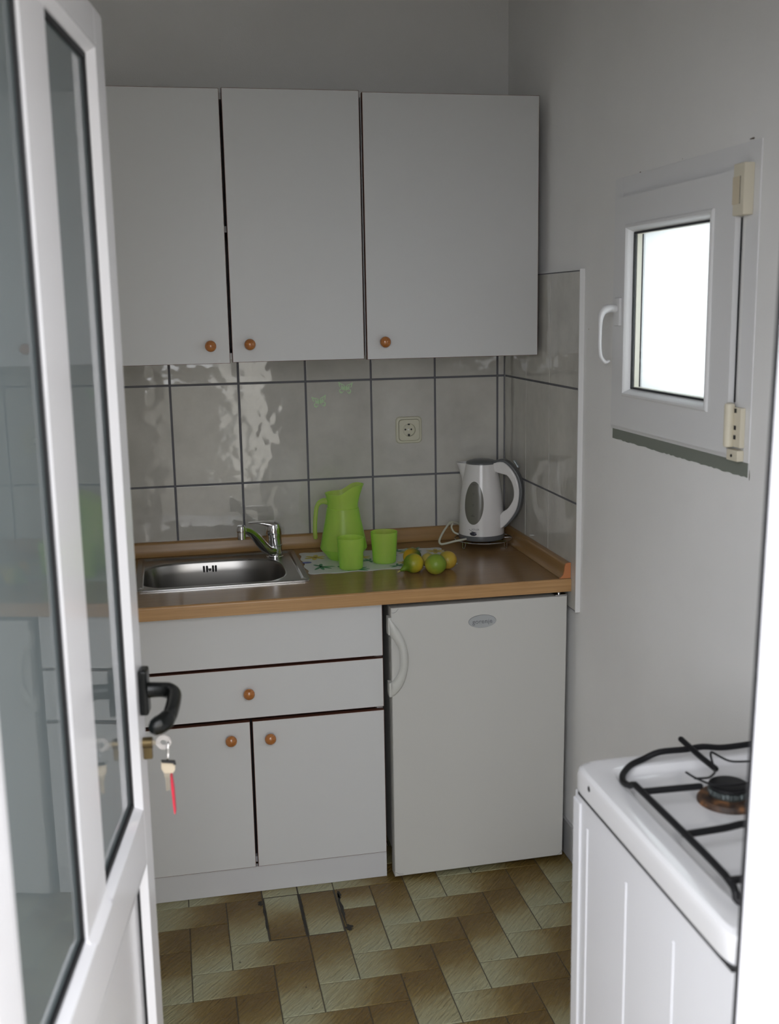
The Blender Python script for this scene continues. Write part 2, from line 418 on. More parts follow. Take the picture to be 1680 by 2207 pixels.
# right wall with the window opening
WY0, WY1, WZ0, WZ1 = -1.40, -.885, 1.295, 1.765
bm = new_bm()
T = .22
add_box(bm, PX, PX + T, YF - .01, WY0, -.12, ZC); add_box(bm, PX, PX + T, WY1, .0127, -.12, ZC)
add_box(bm, PX, PX + T, WY0, WY1, -.12, WZ0); add_box(bm, PX, PX + T, WY0, WY1, WZ1, ZC)
wall_right = obj('wall_right', bm, M['plaster'], kind='structure', flat=True)
ys = [0, -.2093, -.4118, -.630]
rects = []
for i in range(3):
    for z0, z1 in [(.738, gz)] + rows[1:]: rects.append((ys[i + 1], ys[i], z0, z1, .0013 if i < 2 else 0, .0013 if i else .003, .0028, .0028))
wall_tiles('wall_tiling', rects, 'x', wall_right, None, 0, 0)
bm = new_bm(); add_box(bm, -.0006, PX, -.6345, -.6302, .737, rows[-1][1] + .004, bev=.001); add_box(bm, -.0006, PX, -.634, .0, rows[-1][1], rows[-1][1] + .003)
obj('tile_edge', bm, M['smooth_plaster'], wall_right)
# marks on the plaster near the window
bm = new_bm()
def chip(y, z, ry, rz_, x=PX - .0004):
    n = 9; vs = [bm.verts.new((x, y + ry * (1 + random.uniform(-.4, .4)) * math.cos(2 * PI * i / n), z + rz_ * (1 + random.uniform(-.4, .4)) * math.sin(2 * PI * i / n))) for i in range(n)]; bm.faces.new(vs)
for y, z, a, b in ((-1.435, 1.842, .010, .0016), (-1.16, 1.842, .0012, .001), (-.955, 1.8395, .004, .001), (-1.46, 1.76, .0008, .006), (-.84, 1.476, .0012, .004), (-.842, 1.455, .0008, .010), (-.843, 1.49, .0012, .0014), (-.665, 1.49, .0012, .0016), (-1.44, 1.38, .001, .001), (-1.475, 1.235, .0014, .010), (-1.43, 1.30, .001, .001)): chip(y, z, a, b)
obj('plaster_chip', bm, mat('chipped_plaster', (.12, .09, .07), .9), wall_right, flat=True)

bm = new_bm(); add_box(bm, XL - .15, XL, YF - .15, .0127, -.12, ZC)
obj('wall_left', bm, M['plaster'], kind='structure', flat=True)
bm = new_bm(); add_box(bm, XL - .15, PX + T, YF - .15, .2, ZC, ZC + .12)
obj('ceiling', bm, M['ceiling'], kind='structure', flat=True)
# front wall with the doorway (the photographer stands outside it)
DXL, DXR, DZ = -1.262, -.43, 2.03
bm = new_bm()
add_box(bm, DXR, 1.6, YF - .15, YF, -.12, ZC + .3); add_box(bm, DXL, DXR, YF - .15, YF, DZ, ZC + .3)
add_box(bm, -3.4, DXL, YF - .15, YF, -.12, ZC + .3)
obj('wall_front', bm, M['plaster_out'], kind='structure', flat=True)
# door frame
bm = new_bm()
JX = -.527
add_box(bm, JX, DXR, YF - .017, YF - .009, .0, DZ, bev=.0025)
add_box(bm, JX + .03, DXR, YF - .009, YF + .04, .0, DZ)
add_box(bm, JX + .045, DXR, YF - .045, YF - .017, .0, DZ, bev=.008, seg=3)
add_box(bm, DXL, DXL + .018, YF - .085, YF, .0, DZ, bev=.002)
add_box(bm, DXL + .018, JX, YF - .085, YF - .012, DZ - .05, DZ, bev=.003)
LEAN = Matrix.Translation((JX, 0, 1.0)) @ Matrix.Rotation(math.radians(1.0), 4, 'Y') @ Matrix.Translation((-JX, 0, -1.0))   # the old frame stands slightly out of plumb
bm.transform(LEAN)
trim = obj('trim_1', bm, M['pvc'], kind='structure')
bm = new_bm(); add_box(bm, JX + .0005, JX + .006, YF - .009, YF - .001, .0, DZ - .05, bev=.001); bm.transform(LEAN)
obj('gasket', bm, M['black_matte'], trim)
bm = new_bm(); add_box(bm, DXL, DXR, YF - .15, YF - .02, -.12, -.002)
obj('trim_2', bm, M['terrace'], kind='structure', flat=True)
# skirting tiles on the right wall
bm = new_bm()
y = -.02
while y > -2.2:
    add_box(bm, .004, PX - .0002, y - .197, y, .001, .105, bev=.001); y -= .2
obj('baseboard_right', bm, M['skirting'], kind='structure')
# outdoors: unseen ground and walls added for reflections in the wall tiles
bm = new_bm(); add_box(bm, -9, 9, -12, YF - .15, -.2, -.03)
obj('ground', bm, M['terrace'], kind='structure', flat=True)
bm = new_bm(); add_box(bm, -8, -.5, -7.2, -7.0, -.03, 1.0, bev=.02); add_box(bm, -8, -.5, -7.26, -6.94, 1.0, 1.06, bev=.015)
obj('added_yard_wall', bm, M['added_yard_wall'], kind='structure')  # low wall added out of view, keeps the left tile reflections dark

bm = new_bm(); add_box(bm, -.45, 5, -9.2, -7.3, -.03, 3.4)
obj('added_house_wall', bm, mat('added_house_render', (.82, .81, .78), .8), kind='structure', flat=True)  # unseen white block added as the bright reflection in the wall tiles
# ------------------------------------------------------------------ window
win = root('window_1', (PX, -1.14, 1.2), kind='structure')
bm = new_bm()      # fixed frame, flush with the plaster
fy0, fy1, fz0, fz1 = -1.472, -.822, 1.256, 1.838
def frame4(bm, x0, x1, y0, y1, z0, z1, w, bev=.0, wl=None, wr=None, wb=None, wt=None, seg=2):
    wl = w if wl is None else wl; wr = w if wr is None else wr; wb = w if wb is None else wb; wt = w if wt is None else wt
    add_box(bm, x0, x1, y0, y0 + wr, z0, z1, bev, seg); add_box(bm, x0, x1, y1 - wl, y1, z0, z1, bev, seg)
    add_box(bm, x0, x1, y0 + wr, y1 - wl, z0, z0 + wb, bev, seg); add_box(bm, x0, x1, y0 + wr, y1 - wl, z1 - wt, z1, bev, seg)
frame4(bm, PX - .0022, PX + .004, fy0, fy1, fz0, fz1, .045, bev=.001)
frame4(bm, PX + .0, PX + .07, WY0, WY1, WZ0, WZ1, .02, bev=.001)
obj('window_frame', bm, M['pvc_win'], win)
bm = new_bm()      # opening sash
sy0, sy1, sz0, sz1 = -1.411, -.852, 1.267, 1.7915
gy0, gy1, gz0_, gz1_ = -1.332, -.918, 1.340, 1.730   # bead outer
# flat sash ring
frame4(bm, -.002, PX - .0025, sy0, sy1, sz0, sz1, .0, bev=.0, wl=sy1 - gy1, wr=gy0 - sy0, wb=gz0_ - sz0, wt=sz1 - gz1_)
obj('sash', bm, M['pvc_win'], win)
# glazing bead: rounded raised moulding then slope down to the glass
def ring_loft(bm, loops, axis_pts):
    pass
bm = new_bm()
prof = [(0, -.002), (.001, -.0055), (.004, -.007), (.008, -.007), (.011, -.004), (.013, .0), (.019, .011)]   # (inset, x)
rings = []
for d, x in prof:
    rings.append([bm.verts.new((x, y, z)) for y, z in ((gy0 + d, gz0_ + d), (gy1 - d, gz0_ + d), (gy1 - d, gz1_ - d), (gy0 + d, gz1_ - d))])
for a, b in zip(rings, rings[1:]):
    for i in range(4): bm.faces.new((a[i], a[(i + 1) % 4], b[(i + 1) % 4], b[i]))
obj('glazing_bead', bm, M['pvc_win'], win, ang=25)
iy0, iy1, iz0, iz1 = gy0 + .020, gy1 - .020, gz0_ + .020, gz1_ - .020
bm = new_bm(); frame4(bm, .0085, .013, iy0 - .001, iy1 + .001, iz0 - .001, iz1 + .001, .0035)
frame4(bm, .028, .0315, iy0 - .001, iy1 + .001, iz0 - .001, iz1 + .001, .0035)
obj('gasket', bm, M['black_matte'], win)
bm = new_bm(); add_box(bm, .0132, .0162, iy0, iy1, iz0, iz1); obj('pane', bm, M['clear'], win, flat=True)
bm = new_bm(); add_box(bm, .0315, .0355, iy0, iy1, iz0, iz1); obj('pane', bm, M['frosted'], win, flat=True, label='frosted outer pane')
bm = new_bm(); frame4(bm, .0164, .0279, iy0, iy1, iz0, iz1, .003); obj('glazing_spacer', bm, mat('cream_spacer', (.75, .72, .62), .5), win, label='cream spacer between the panes')
bm = new_bm(); frame4(bm, .037, .090, iy0 - .035, iy1 + .035, iz0 - .035, iz1 + .035, .034)
obj('outer_sash', bm, M['pvc_win'], win)
# black strip for the shade in the gap between sash and frame, hinge side
bm = new_bm(); add_box(bm, PX - .0035, PX - .0024, sy0 - .0042, sy0 - .0002, 1.366, 1.706); obj('gap_shade', bm, M['black_matte'], win)
# handle
bm = new_bm(); add_box(bm, -.0095, -.002, -.905, -.873, 1.502, 1.5665, bev=.003); h = obj('handle', bm, M['pvc_win'], win, label='white plastic lever handle, pointing down')
bm = new_bm()
P = smooth_path([(-.008, -.886, 1.541), (-.026, -.886, 1.5425), (-.040, -.886, 1.536), (-.0465, -.886, 1.520), (-.0475, -.886, 1.49), (-.0475, -.886, 1.455), (-.044, -.886, 1.432), (-.034, -.886, 1.419), (-.026, -.886, 1.420)], 6)
R = [.0118 if i < 10 else max(.0055, .0118 - (i - 10) * .0005) for i in range(len(P))]
add_tube(bm, P, R, n=14, sx=.8, up=(0, 1, 0)); obj('lever', bm, M['pvc_win'], h)
# hinges
bm = new_bm()
add_box(bm, -.010, PX - .002, -1.452, -1.4125, 1.708, 1.800, bev=.003); hg = obj('hinge', bm, M['cream_plastic'], win, label='cream upper hinge cover')
bm = new_bm(); add_box(bm, -.0112, -.009, -1.438, -1.413, 1.728, 1.777, bev=.001); obj('hinge_cap', bm, mat('yellowed_plastic', (.62, .54, .40), .45), hg)
bm = new_bm(); add_box(bm, -.0105, -.0095, -1.4395, -1.4383, 1.728, 1.777); obj('seam', bm, M['black_matte'], hg)
bm = new_bm()
add_lathe(bm, [(.004, 0), (.009, .002), (.010, .006), (.010, .079), (.009, .083), (.004, .085)], 20, Matrix.Translation((-.004, -1.4225, 1.281)))
add_box(bm, .0, PX - .0023, -1.456, -1.430, 1.283, 1.358, bev=.002)
add_box(bm, -.004, PX - .0023, -1.456, -1.415, 1.257, 1.2785, bev=.003)
hg = obj('hinge', bm, M['cream_plastic'], win, label='cream lower hinge barrel')
bm = new_bm()
for z in (1.352, 1.320, 1.302): add_box(bm, -.0012, .001, -1.441, -1.4345, z - .004, z + .004)
add_lathe(bm, [(.0028, 0), (.0028, .0012)], 14, Matrix.Translation((-.0045, -1.436, 1.267)) @ Matrix.Rotation(-PI / 2, 4, 'Y'))
obj('screw', bm, M['black_matte'], hg)
# grey-green strip under the sash with a ragged lower edge
bm = new_bm()
top = []; bot = []
N = 60
for i in range(N + 1):
    t = i / N; y = -.8325 + (-1.468 + .8325) * t
    top.append((PX - .0008, y, 1.2565 - .0007 * math.sin(t * 9))); bot.append((PX - .0008, y, 1.2325 - .004 * t + random.uniform(-.0012, .0012)))
add_prism(bm, [(PX - .0014, p[1], p[2]) for p in top] + [(PX - .0014, p[1], p[2]) for p in reversed(bot)], (.002, 0, 0))
obj('sill_strip', bm, M['grey_green'], win, flat=True, label='exposed grey-green strip below the sash')

# ------------------------------------------------------------------ front door leaf (open inwards)
A = math.radians(7.8)
P0 = Vector((-1.1266, -1.7498, 0))
door = root('door_1', P0, -A, kind='structure')
# local frame: x = out of the visible face, y = from hinge towards the lock edge, z up
SL0, SL1, ZB, ZT = -.71, .070, .02, 1.952
op = [(-.630, -.352, .8275, 1.891), (-.238, 0, .8275, 1.891), (-.630, .0, .13, .7225)]
FXo = .011
bm = new_bm()
b = .0025
add_box(bm, -.052, FXo, 0 + .012, SL1, ZB, ZT, b); add_box(bm, -.052, FXo, SL0, -.630 - .012, ZB, ZT, b)
add_box(bm, -.052, FXo, -.642, .012, 1.891 + .012, ZT, b); add_box(bm, -.052, FXo, -.642, .012, .7225 + .012, .8275 - .012, b)
add_box(bm, -.052, FXo, -.642, .012, ZB, .13 - .012, b); add_box(bm, -.052, .003, -.3515, -.2385, .8275 - .012, 1.891 + .012, .0012)
add_box(bm, -.065, -.052, SL0 - .012, SL1 + .0, ZB - .008, ZT + .01, .003)
for z0, z1 in ((.8135, .8305), (1.905, 1.888)):   # sloped joints where the mullion meets the rails
    add_prism(bm, [(-.02, -.3535, z0), (.0108, -.3535, z0), (.0028, -.3535, z1), (-.02, -.3535, z1)], (0, .1165, 0))
frame = obj('leaf_frame', bm, M['pvc'], door, local=True)
def bead(bm, s0, s1, z0, z1, skip):
    rings = []
    for d, x in ((-.0125, FXo - .0002), (-.009, FXo), (-.002, .0035), (0, .0008), (.0012, -.004)):
        rings.append([bm.verts.new((x, s, z)) for s, z in ((s0 + d, z0 + d), (s1 - d, z0 + d), (s1 - d, z1 - d), (s0 + d, z1 - d))])
    for a, c in zip(rings, rings[1:]):
        for i in range(4):
            if i != skip: bm.faces.new((a[i], a[(i + 1) % 4], c[(i + 1) % 4], c[i]))
for i, (s0, s1, z0, z1) in enumerate(op):
    bm = new_bm(); bead(bm, s0, s1, z0, z1, {0: 1, 1: 3}.get(i, -1)); obj('glazing_bead', bm, M['pvc'], door, local=True, ang=20)
    bm = new_bm(); w = .009 if i < 2 else .003
    for q in ((s0 + .001, s1 - .001, z0 + .001, z0 + w), (s0 + .001, s1 - .001, z1 - w, z1 - .001)): add_box(bm, -.0045, -.0002, *q, bev=.0008)
    add_box(bm, -.0045, -.0002, s0 + .001, s0 + w, z0 + w, z1 - w, bev=.0008); add_box(bm, -.0045, -.0002, s1 - w, s1 - .001, z0 + w, z1 - w, bev=.0008)
    obj('gasket', bm, M['black_matte'], door, local=True)
    bm = new_bm(); add_box(bm, -.028, -.0046, s0 + .0015, s1 - .0015, z0 + .0015, z1 - .0015)
    if i < 2: obj('glass_pane', bm, M['leaf_glass'], door, local=True, flat=True)
    else: obj('lower_panel', bm, M['pvc'], door, local=True, flat=True)
# handle
bm = new_bm(); add_box(bm, FXo, FXo + .0135, .026, .056, .960, 1.0305, bev=.0045, seg=3)
hd = obj('door_handle', bm, M['black'], door, local=True, label='black lever handle on a narrow plate')
bm = new_bm()
P = smooth_path([(.022, .041, .996), (.040, .041, .996), (.054, .038, .995), (.0635, .026, .993), (.066, .006, .991), (.0665, -.02, .9885), (.0655, -.045, .986), (.060, -.062, .984), (.053, -.070, .9825)], 6)
R = [.0125 - .0012 * math.sin(min(1, i / 12) * PI) + (.0018 if i > 38 else 0) for i in range(len(P))]
add_tube(bm, P, R, n=18, sx=.86); obj('lever', bm, M['black'], hd, local=True)
# lock cylinder
bm = new_bm()
add_lathe(bm, [(.0083, 0), (.0083, .0135), (.0078, .0142)], 24, Matrix.Translation((FXo, .041, .9125)) @ Matrix.Rotation(PI / 2, 4, 'Y'))
add_box(bm, FXo, FXo + .0135, .0365, .0455, .887, .908, bev=.002)
obj('lock_cylinder', bm, M['brass'], door, local=True, label='brass cylinder lock')
# keys: world-space thing built in the leaf's frame
DM = wm(door)
kr = root('key_bunch', DM @ Vector((.045, .041, .80)), -A, label='keys on a ring hanging from the open door lock, with red tag', cat='keys')
def kobj(name, bm, mt, par=kr, **kw):
    bm.transform(Matrix.Translation((-.045, -.041, -.80))); return obj(name, bm, mt, par, local=True, **kw)
bm = new_bm()
add_lathe(bm, [(.0045, -.0018), (.0112, -.0018), (.0118, -.001), (.0118, .001), (.0112, .0018), (.0045, .0018)], 28, Matrix.Translation((.0415, .041, .9122)) @ Matrix.Rotation(PI / 2, 4, 'X'), cap0=False, cap1=False)
kobj('key_bow', bm, M['key_clear'], label='clear plastic bow of the key in the lock')
bm = new_bm(); add_box(bm, .0225, .034, .0400, .0420, .9085, .9155, bev=.0004); kobj('key_blade', bm, M['key_metal'])
bm = new_bm()
c = Vector((.0475, .041, .8975)); R_ = .0135
add_tube(bm, [c + Vector((.0015 * math.sin(t), R_ * .45 * math.cos(t), R_ * 1.15 * math.sin(t))) for t in [2 * PI * i / 36 for i in range(36)]], .0012, 8, closed=True)
kobj('key_ring', bm, M['chrome'])
bm = new_bm()
add_prism(bm, [(.0372, .034, .8855), (.0578, .035, .8835), (.0590, .035, .8775), (.0565, .034, .877), (.0555, .034, .8805), (.0385, .034, .8815)], (0, .004, 0), bev=.0006)
kobj('key_cap', bm, M['black_matte'])
bm = new_bm()
add_prism(bm, [(.0368, .038, .8815), (.0572, .038, .8815), (.0572, .038, .868), (.0535, .038, .8625), (.0405, .038, .8625), (.0362, .038, .870)], (0, .003, 0), bev=.0008)
k2 = kobj('key_bow', bm, M['key_cream'], label='cream bow of the hanging key')
bm = new_bm(); add_box(bm, .0418, .0445, .0388, .0402, .834, .863); add_box(bm, .0450, .0478, .0392, .0408, .835, .863); add_box(bm, .0400, .0500, .0385, .041, .856, .8625)
kobj('key_blade', bm, M['key_metal'])
bm = new_bm()
add_prism(bm, [(.0498, .0345, .862), (.0520, .0345, .8575), (.0538, .0345, .840), (.0546, .0345, .800), (.0540, .0345, .797), (.0526, .0345, .797), (.0518, .0345, .806), (.0500, .0345, .842)], (0, .012, 0), bev=.0005)
kobj('red_tag', bm, M['red'], label='long red plastic tag')

# ------------------------------------------------------------------ knob
def knob(x, y, z, parent):
    bm = new_bm()
    prof = [(.0001, 0), (.0065, 0), (.0062, .004), (.0075, .007), (.0125, .0095), (.0150, .014), (.0148, .019), (.0120, .0235), (.0065, .0262), (.0001, .0268)]
    add_lathe(bm, prof, 32, Matrix.Translation((x, y, z)) @ Matrix.Rotation(PI / 2, 4, 'X'), cap0=False, cap1=False)
    bmesh.ops.remove_doubles(bm, verts=bm.verts, dist=.0002)
    return obj('knob', bm, M['knob'], parent, ang=60)

def front_panel(bm, x0, x1, z0, z1, yf, th=.018):
    """white face with a thin brown edge band all round"""
    e = .0011
    add_box(bm, x0, x1, yf + .0006, yf + th, z0, z1, mi=1)
    add_box(bm, x0 + e, x1 - e, yf, yf + .002, z0 + e, z1 - e, mi=0)

# ------------------------------------------------------------------ wall cabinets
def wall_cab(name, x0, x1, z0, z1, doors, label):
    r = root(name, ((x0 + x1) / 2, -.002, z0), label=label, cat='cabinet')
    yb, yf = -.002, -.330
    bm = new_bm(); t = .016
    add_box(bm, x0, x0 + t, yf, yb, z0 + .006, z1 - .006); add_box(bm, x1 - t, x1, yf, yb, z0 + .006, z1 - .006)
    add_box(bm, x0 + t, x1 - t, yf, yb, z0 + .006, z0 + .006 + t); add_box(bm, x0 + t, x1 - t, yf, yb, z1 - .006 - t, z1 - .006)
    add_box(bm, x0 + t, x1 - t, yb - .006, yb, z0 + .02, z1 - .02)
    add_box(bm, x0 + t, x1 - t, yf + .02, yb - .006, (z0 + z1) / 2 - .008, (z0 + z1) / 2 + .008)
    obj('carcass', bm, M['carcass'], r, flat=True)
    for dx0, dx1, dz0, dz1, kx, kz in doors:
        bm = new_bm(); front_panel(bm, dx0, dx1, dz0, dz1, -.3502)
        d = obj('cabinet_door', bm, [M['white_lam'], M['brown_edge']], r, flat=True)
        knob(kx, -.3500, kz, d)
    return r
wall_cab('wall_cabinet', -1.236, -.5095, 1.418, 2.110, [(-1.236, -.8756, 1.4135, 2.1115, -.926, 1.4605), (-.8686, -.5112, 1.4155, 2.113, -.8222, 1.4625)], 'white two-door wall cabinet above the sink, brown edge banding')
wall_cab('wall_cabinet', -.5045, -.0139, 1.418, 2.106, [(-.5028, -.0139, 1.4135, 2.1095, -.4545, 1.4605)], 'wide single-door white wall cabinet above the kettle, beside the window wall')

# ------------------------------------------------------------------ base cabinet (sink unit)
BX0, BX1, BY = -1.232, -.5185, -.5755
r = root('base_cabinet', ((BX0 + BX1) / 2, -.03, 0), label='white sink base cabinet with one drawer and two doors', cat='cabinet')
bm = new_bm(); t = .016; yf = BY + .019
add_box(bm, BX0, BX0 + t, yf, -.03, .0, .787); add_box(bm, BX1 - t, BX1, yf, -.03, .0, .787)
add_box(bm, BX0 + t, BX1 - t, yf + .01, -.03, .075, .091); add_box(bm, BX0 + t, BX1 - t, -.04, -.03, .09, .787)
obj('carcass', bm, M['carcass'], r, flat=True)
bm = new_bm(); add_box(bm, BX0 + t, BX1 - t, yf + .025, yf + .03, .092, .70); obj('interior_shade', bm, M['dark_gap'], r, flat=True)  # near-black sheet standing in for shade behind the drawer and doors
bm = new_bm(); front_panel(bm, BX0, BX1, .6415, .7875, BY); obj('blind_panel', bm, [M['white_lam'], M['brown_edge']], r, flat=True)
bm = new_bm(); front_panel(bm, BX0, BX1, .4985, .6345, BY); d = obj('drawer', bm, [M['white_lam'], M['brown_edge']], r, flat=True); knob(-.8785, BY, .570, d)
bm = new_bm(); front_panel(bm, BX0, -.8785, .0755, .489, BY); d = obj('cabinet_door', bm, [M['white_lam'], M['brown_edge']], r, flat=True); knob(-.9300, BY, .4455, d)
bm = new_bm(); front_panel(bm, -.8722, BX1, .0755, .489, BY); d = obj('cabinet_door', bm, [M['white_lam'], M['brown_edge']], r, flat=True); knob(-.8275, BY, .4415, d)
bm = new_bm(); add_box(bm, BX0, BX1, BY + .004, BY + .02, .001, .0745); obj('plinth', bm, mat('white_plinth', (.57, .57, .58), .45), r, flat=True)

# ------------------------------------------------------------------ worktop with a sink cut-out
WZ, WB, WF = .8237, .7884, -.6022
r = root('worktop', (-.63, -.3, WB), label='beech-effect kitchen worktop running from sink to tiled right wall', cat='worktop')
bm = new_bm()
SX0, SX1, SY0, SY1 = -1.150, -.698, -.436, -.064
def slab(x0, x1, y0, y1): add_box(bm, x0, x1, y0, y1, WB, WZ)
slab(XL + .002, SX0, WF + .006, -.0005); slab(SX1, -.0006, WF + .006, -.0005); slab(SX0, SX1, WF + .006, SY0); slab(SX0, SX1, SY1, -.0005)
obj('slab', bm, M['wood'], r, flat=True)
bm = new_bm()   # postformed front edge
pr = [(0, WZ)] + [(-.006 * math.sin(a), WZ - .006 + .006 * math.cos(a)) for a in [PI / 2 * i / 6 for i in range(7)]] + [(-.006, WB), (0, WB)]
add_prism(bm, [(XL + .002, WF + .006 + y, z) for y, z in pr[1:]], (-.0006 - XL - .002, 0, 0))
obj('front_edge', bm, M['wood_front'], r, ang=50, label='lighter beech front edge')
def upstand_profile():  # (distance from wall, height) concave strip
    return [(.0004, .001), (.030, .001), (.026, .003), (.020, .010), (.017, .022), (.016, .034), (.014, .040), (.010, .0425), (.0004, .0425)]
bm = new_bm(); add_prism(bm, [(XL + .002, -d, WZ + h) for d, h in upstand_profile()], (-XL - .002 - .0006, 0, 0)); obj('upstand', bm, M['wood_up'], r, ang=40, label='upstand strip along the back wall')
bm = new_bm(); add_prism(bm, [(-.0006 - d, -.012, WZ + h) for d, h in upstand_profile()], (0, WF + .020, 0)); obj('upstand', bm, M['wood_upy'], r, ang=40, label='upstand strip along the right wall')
bm = new_bm(); add_prism(bm, [(-.0006 - d * 1.08, WF + .0085, WZ + h * 1.02) for d, h in upstand_profile()], (0, -.0045, 0)); obj('end_cap', bm, M['endcap'], r, ang=40, label='orange-brown plastic end cap')

# ------------------------------------------------------------------ sink
r = root('sink', (-.924, -.25, WZ), label='stainless steel inset sink in the beech worktop', cat='sink')
bm = new_bm()
def sup(cx, cy, ax, ay, n, t):
    c, s = math.cos(t), math.sin(t)
    return cx + ax * math.copysign(abs(c) ** (2 / n), c), cy + ay * math.copysign(abs(s) ** (2 / n), s)
N = 160; loops = []
OCX, OCY, OAX, OAY = -.924, -.2500, .234, .194
BCX, BCY, BAX, BAY = -.9465, -.276, .202, .152
for cx, cy, ax, ay, e, z in [(OCX, OCY, OAX, OAY, 60, .0006), (OCX, OCY, OAX, OAY, 60, .0042), (OCX, OCY, OAX - .0018, OAY - .0018, 50, .0056), (OCX, OCY, OAX - .015, OAY - .015, 34, .0056),
                             (OCX, OCY, OAX - .019, OAY - .019, 26, .0022), (OCX, OCY, OAX - .022, OAY - .022, 22, .0018),
                             (BCX, BCY, BAX + .006, BAY + .006, 3.3, .0018), (BCX, BCY, BAX + .001, BAY + .001, 3.3, .0008), (BCX, BCY, BAX - .003, BAY - .003, 3.3, -.004), (BCX, BCY, BAX - .008, BAY - .008, 3.3, -.03),
                             (BCX, BCY, BAX - .015, BAY - .014, 3.3, -.10), (BCX, BCY, BAX - .022, BAY - .02, 3.3, -.122), (BCX, BCY, BAX - .04, BAY - .036, 3.3, -.134), (BCX, BCY, .05, .05, 2, -.139), (BCX, BCY, .022, .022, 2, -.142)]:
    loops.append([bm.verts.new((*sup(cx, cy, ax, ay, e, 2 * PI * (i + .5) / N), WZ + z)) for i in range(N)])
for k, (a, b_) in enumerate(zip(loops, loops[1:])):
    for i in range(N): bm.faces.new((a[i], a[(i + 1) % N], b_[(i + 1) % N], b_[i])).material_index = 1 if k < 2 else 0  # brighter steel on the outer rim puts its highlight into the colour
bm.faces.new(loops[-1])
obj('basin', bm, [M['steel'], M['steel_edge']], r, ang=38)
bm = new_bm()   # overflow on the rear basin wall
yb = -.1315
for dx in (-.0178, -.0088, .0088, .0170): add_box(bm, -.9487 + dx - .0031, -.9487 + dx + .0031, yb - .0006, yb + .004, .7890, .8125, bev=.0022)
ov = obj('overflow', bm, M['black_matte'], r)
bm = new_bm(); add_lathe(bm, [(.0048, 0), (.0048, .0012), (.003, .002)], 16, Matrix.Translation((-.9493, yb + .001, .8015)) @ Matrix.Rotation(PI / 2, 4, 'X')); obj('screw', bm, M['steel_edge'], ov)
bm = new_bm(); add_lathe(bm, [(.001, .0), (.02, 0), (.021, .002), (.024, .003), (.026, .001)], 28, Matrix.Translation((BCX, BCY, WZ - .142)), cap1=False); obj('strainer', bm, M['steel_edge'], r)

# ------------------------------------------------------------------ faucet
FXc, FYc, FZ = -.7555, -.125, WZ + .0025
r = root('faucet', (FXc, FYc, FZ), label='chrome single-lever mixer tap on the sink rim', cat='faucet')
T_ = Matrix.Translation((FXc, FYc, FZ))
bm = new_bm(); add_lathe(bm, [(.0255, 0), (.0255, .003), (.0235, .0045), (.0225, .008), (.0225, .034), (.0235, .0355), (.0235, .0375), (.0220, .039), (.0220, .067), (.0226, .068), (.0226, .071)], 40, T_)
obj('tap_body', bm, M['chrome'], r, ang=30)
bm = new_bm()  # cap + lever
def capr(k, t, rr, z):
    d = math.cos(t - PI) ; return rr * (1 + (.10 * max(0, d)))
add_lathe(bm, [(.0222, .0712), (.0226, .074), (.0228, .088), (.0215, .098), (.0175, .1050), (.010, .1095), (.0005, .1105)], 40, T_, rfun=capr)
P = []
prof_l = [(-.002, .098, .0205, .0125), (-.018, .1015, .0185, .0098), (-.034, .1055, .0135, .0055), (-.052, .1080, .0105, .0030), (-.070, .1090, .0100, .0027), (-.078, .1092, .0085, .0022)]
dirv = Vector((-.985, -.17, 0)).normalized(); wv = Vector((-dirv.y, dirv.x, 0))
rings = []
for L_, z, w, h in prof_l:
    c = Vector((FXc, FYc, FZ + z)) + dirv * (-L_)
    rings.append([bm.verts.new(c + wv * w * math.cos(a) * (1) + Vector((0, 0, 1)) * h * math.sin(a)) for a in [2 * PI * i / 20 for i in range(20)]])
for a, b_ in zip(rings, rings[1:]):
    for i in range(20): bm.faces.new((a[i], a[(i + 1) % 20], b_[(i + 1) % 20], b_[i]))
bm.faces.new(rings[0]); bm.faces.new(rings[-1])
obj('lever', bm, M['chrome'], r, ang=40)
bm = new_bm()  # flat arched spout
Sd = Vector((-.110, -.125, 0)); Sl = Sd.length; Sd.normalize(); Sw = Vector((-Sd.y, Sd.x, 0))
cs = [(0.0, .0215, .020, .0130), (.018, .0215, .0175, .0125), (.036, .028, .0155, .0125), (.060, .048, .0140, .0118), (.088, .076, .0130, .0110), (.112, .0945, .0125, .0100), (.134, .1065, .0120, .0092), (.150, .1105, .0120, .0088)]
pth = smooth_path([(a, b_, 0) for a, b_, _, _ in cs], 4); rings = []
for i, p in enumerate(pth):
    q = min(i / 4, len(cs) - 1); k = int(q); f = q - k; k2_ = min(k + 1, len(cs) - 1)
    w = cs[k][2] * (1 - f) + cs[k2_][2] * f; h = cs[k][3] * (1 - f) + cs[k2_][3] * f
    tn = (pth[min(i + 1, len(pth) - 1)] - pth[max(i - 1, 0)]).normalized(); nrm = Vector((-tn.y, tn.x, 0))
    c = Vector((FXc, FYc, FZ)) + Sd * p.x + Vector((0, 0, p.y)); nn_ = Sd * nrm.x + Vector((0, 0, nrm.y))
    ring = []
    for a in [2 * PI * j / 24 for j in range(24)]:
        u_, v_ = sup(0, 0, w, h, 3.6, a); ring.append(bm.verts.new(c + Sw * u_ + nn_ * v_))
    rings.append(ring)
for a, b_ in zip(rings, rings[1:]):
    for i in range(24): bm.faces.new((a[i], a[(i + 1) % 24], b_[(i + 1) % 24], b_[i]))
bm.faces.new(rings[0]); bm.faces.new(rings[-1])
sp_ = obj('spout', bm, M['chrome'], r, ang=40)
tip = Vector((FXc, FYc, FZ)) + Sd * .157
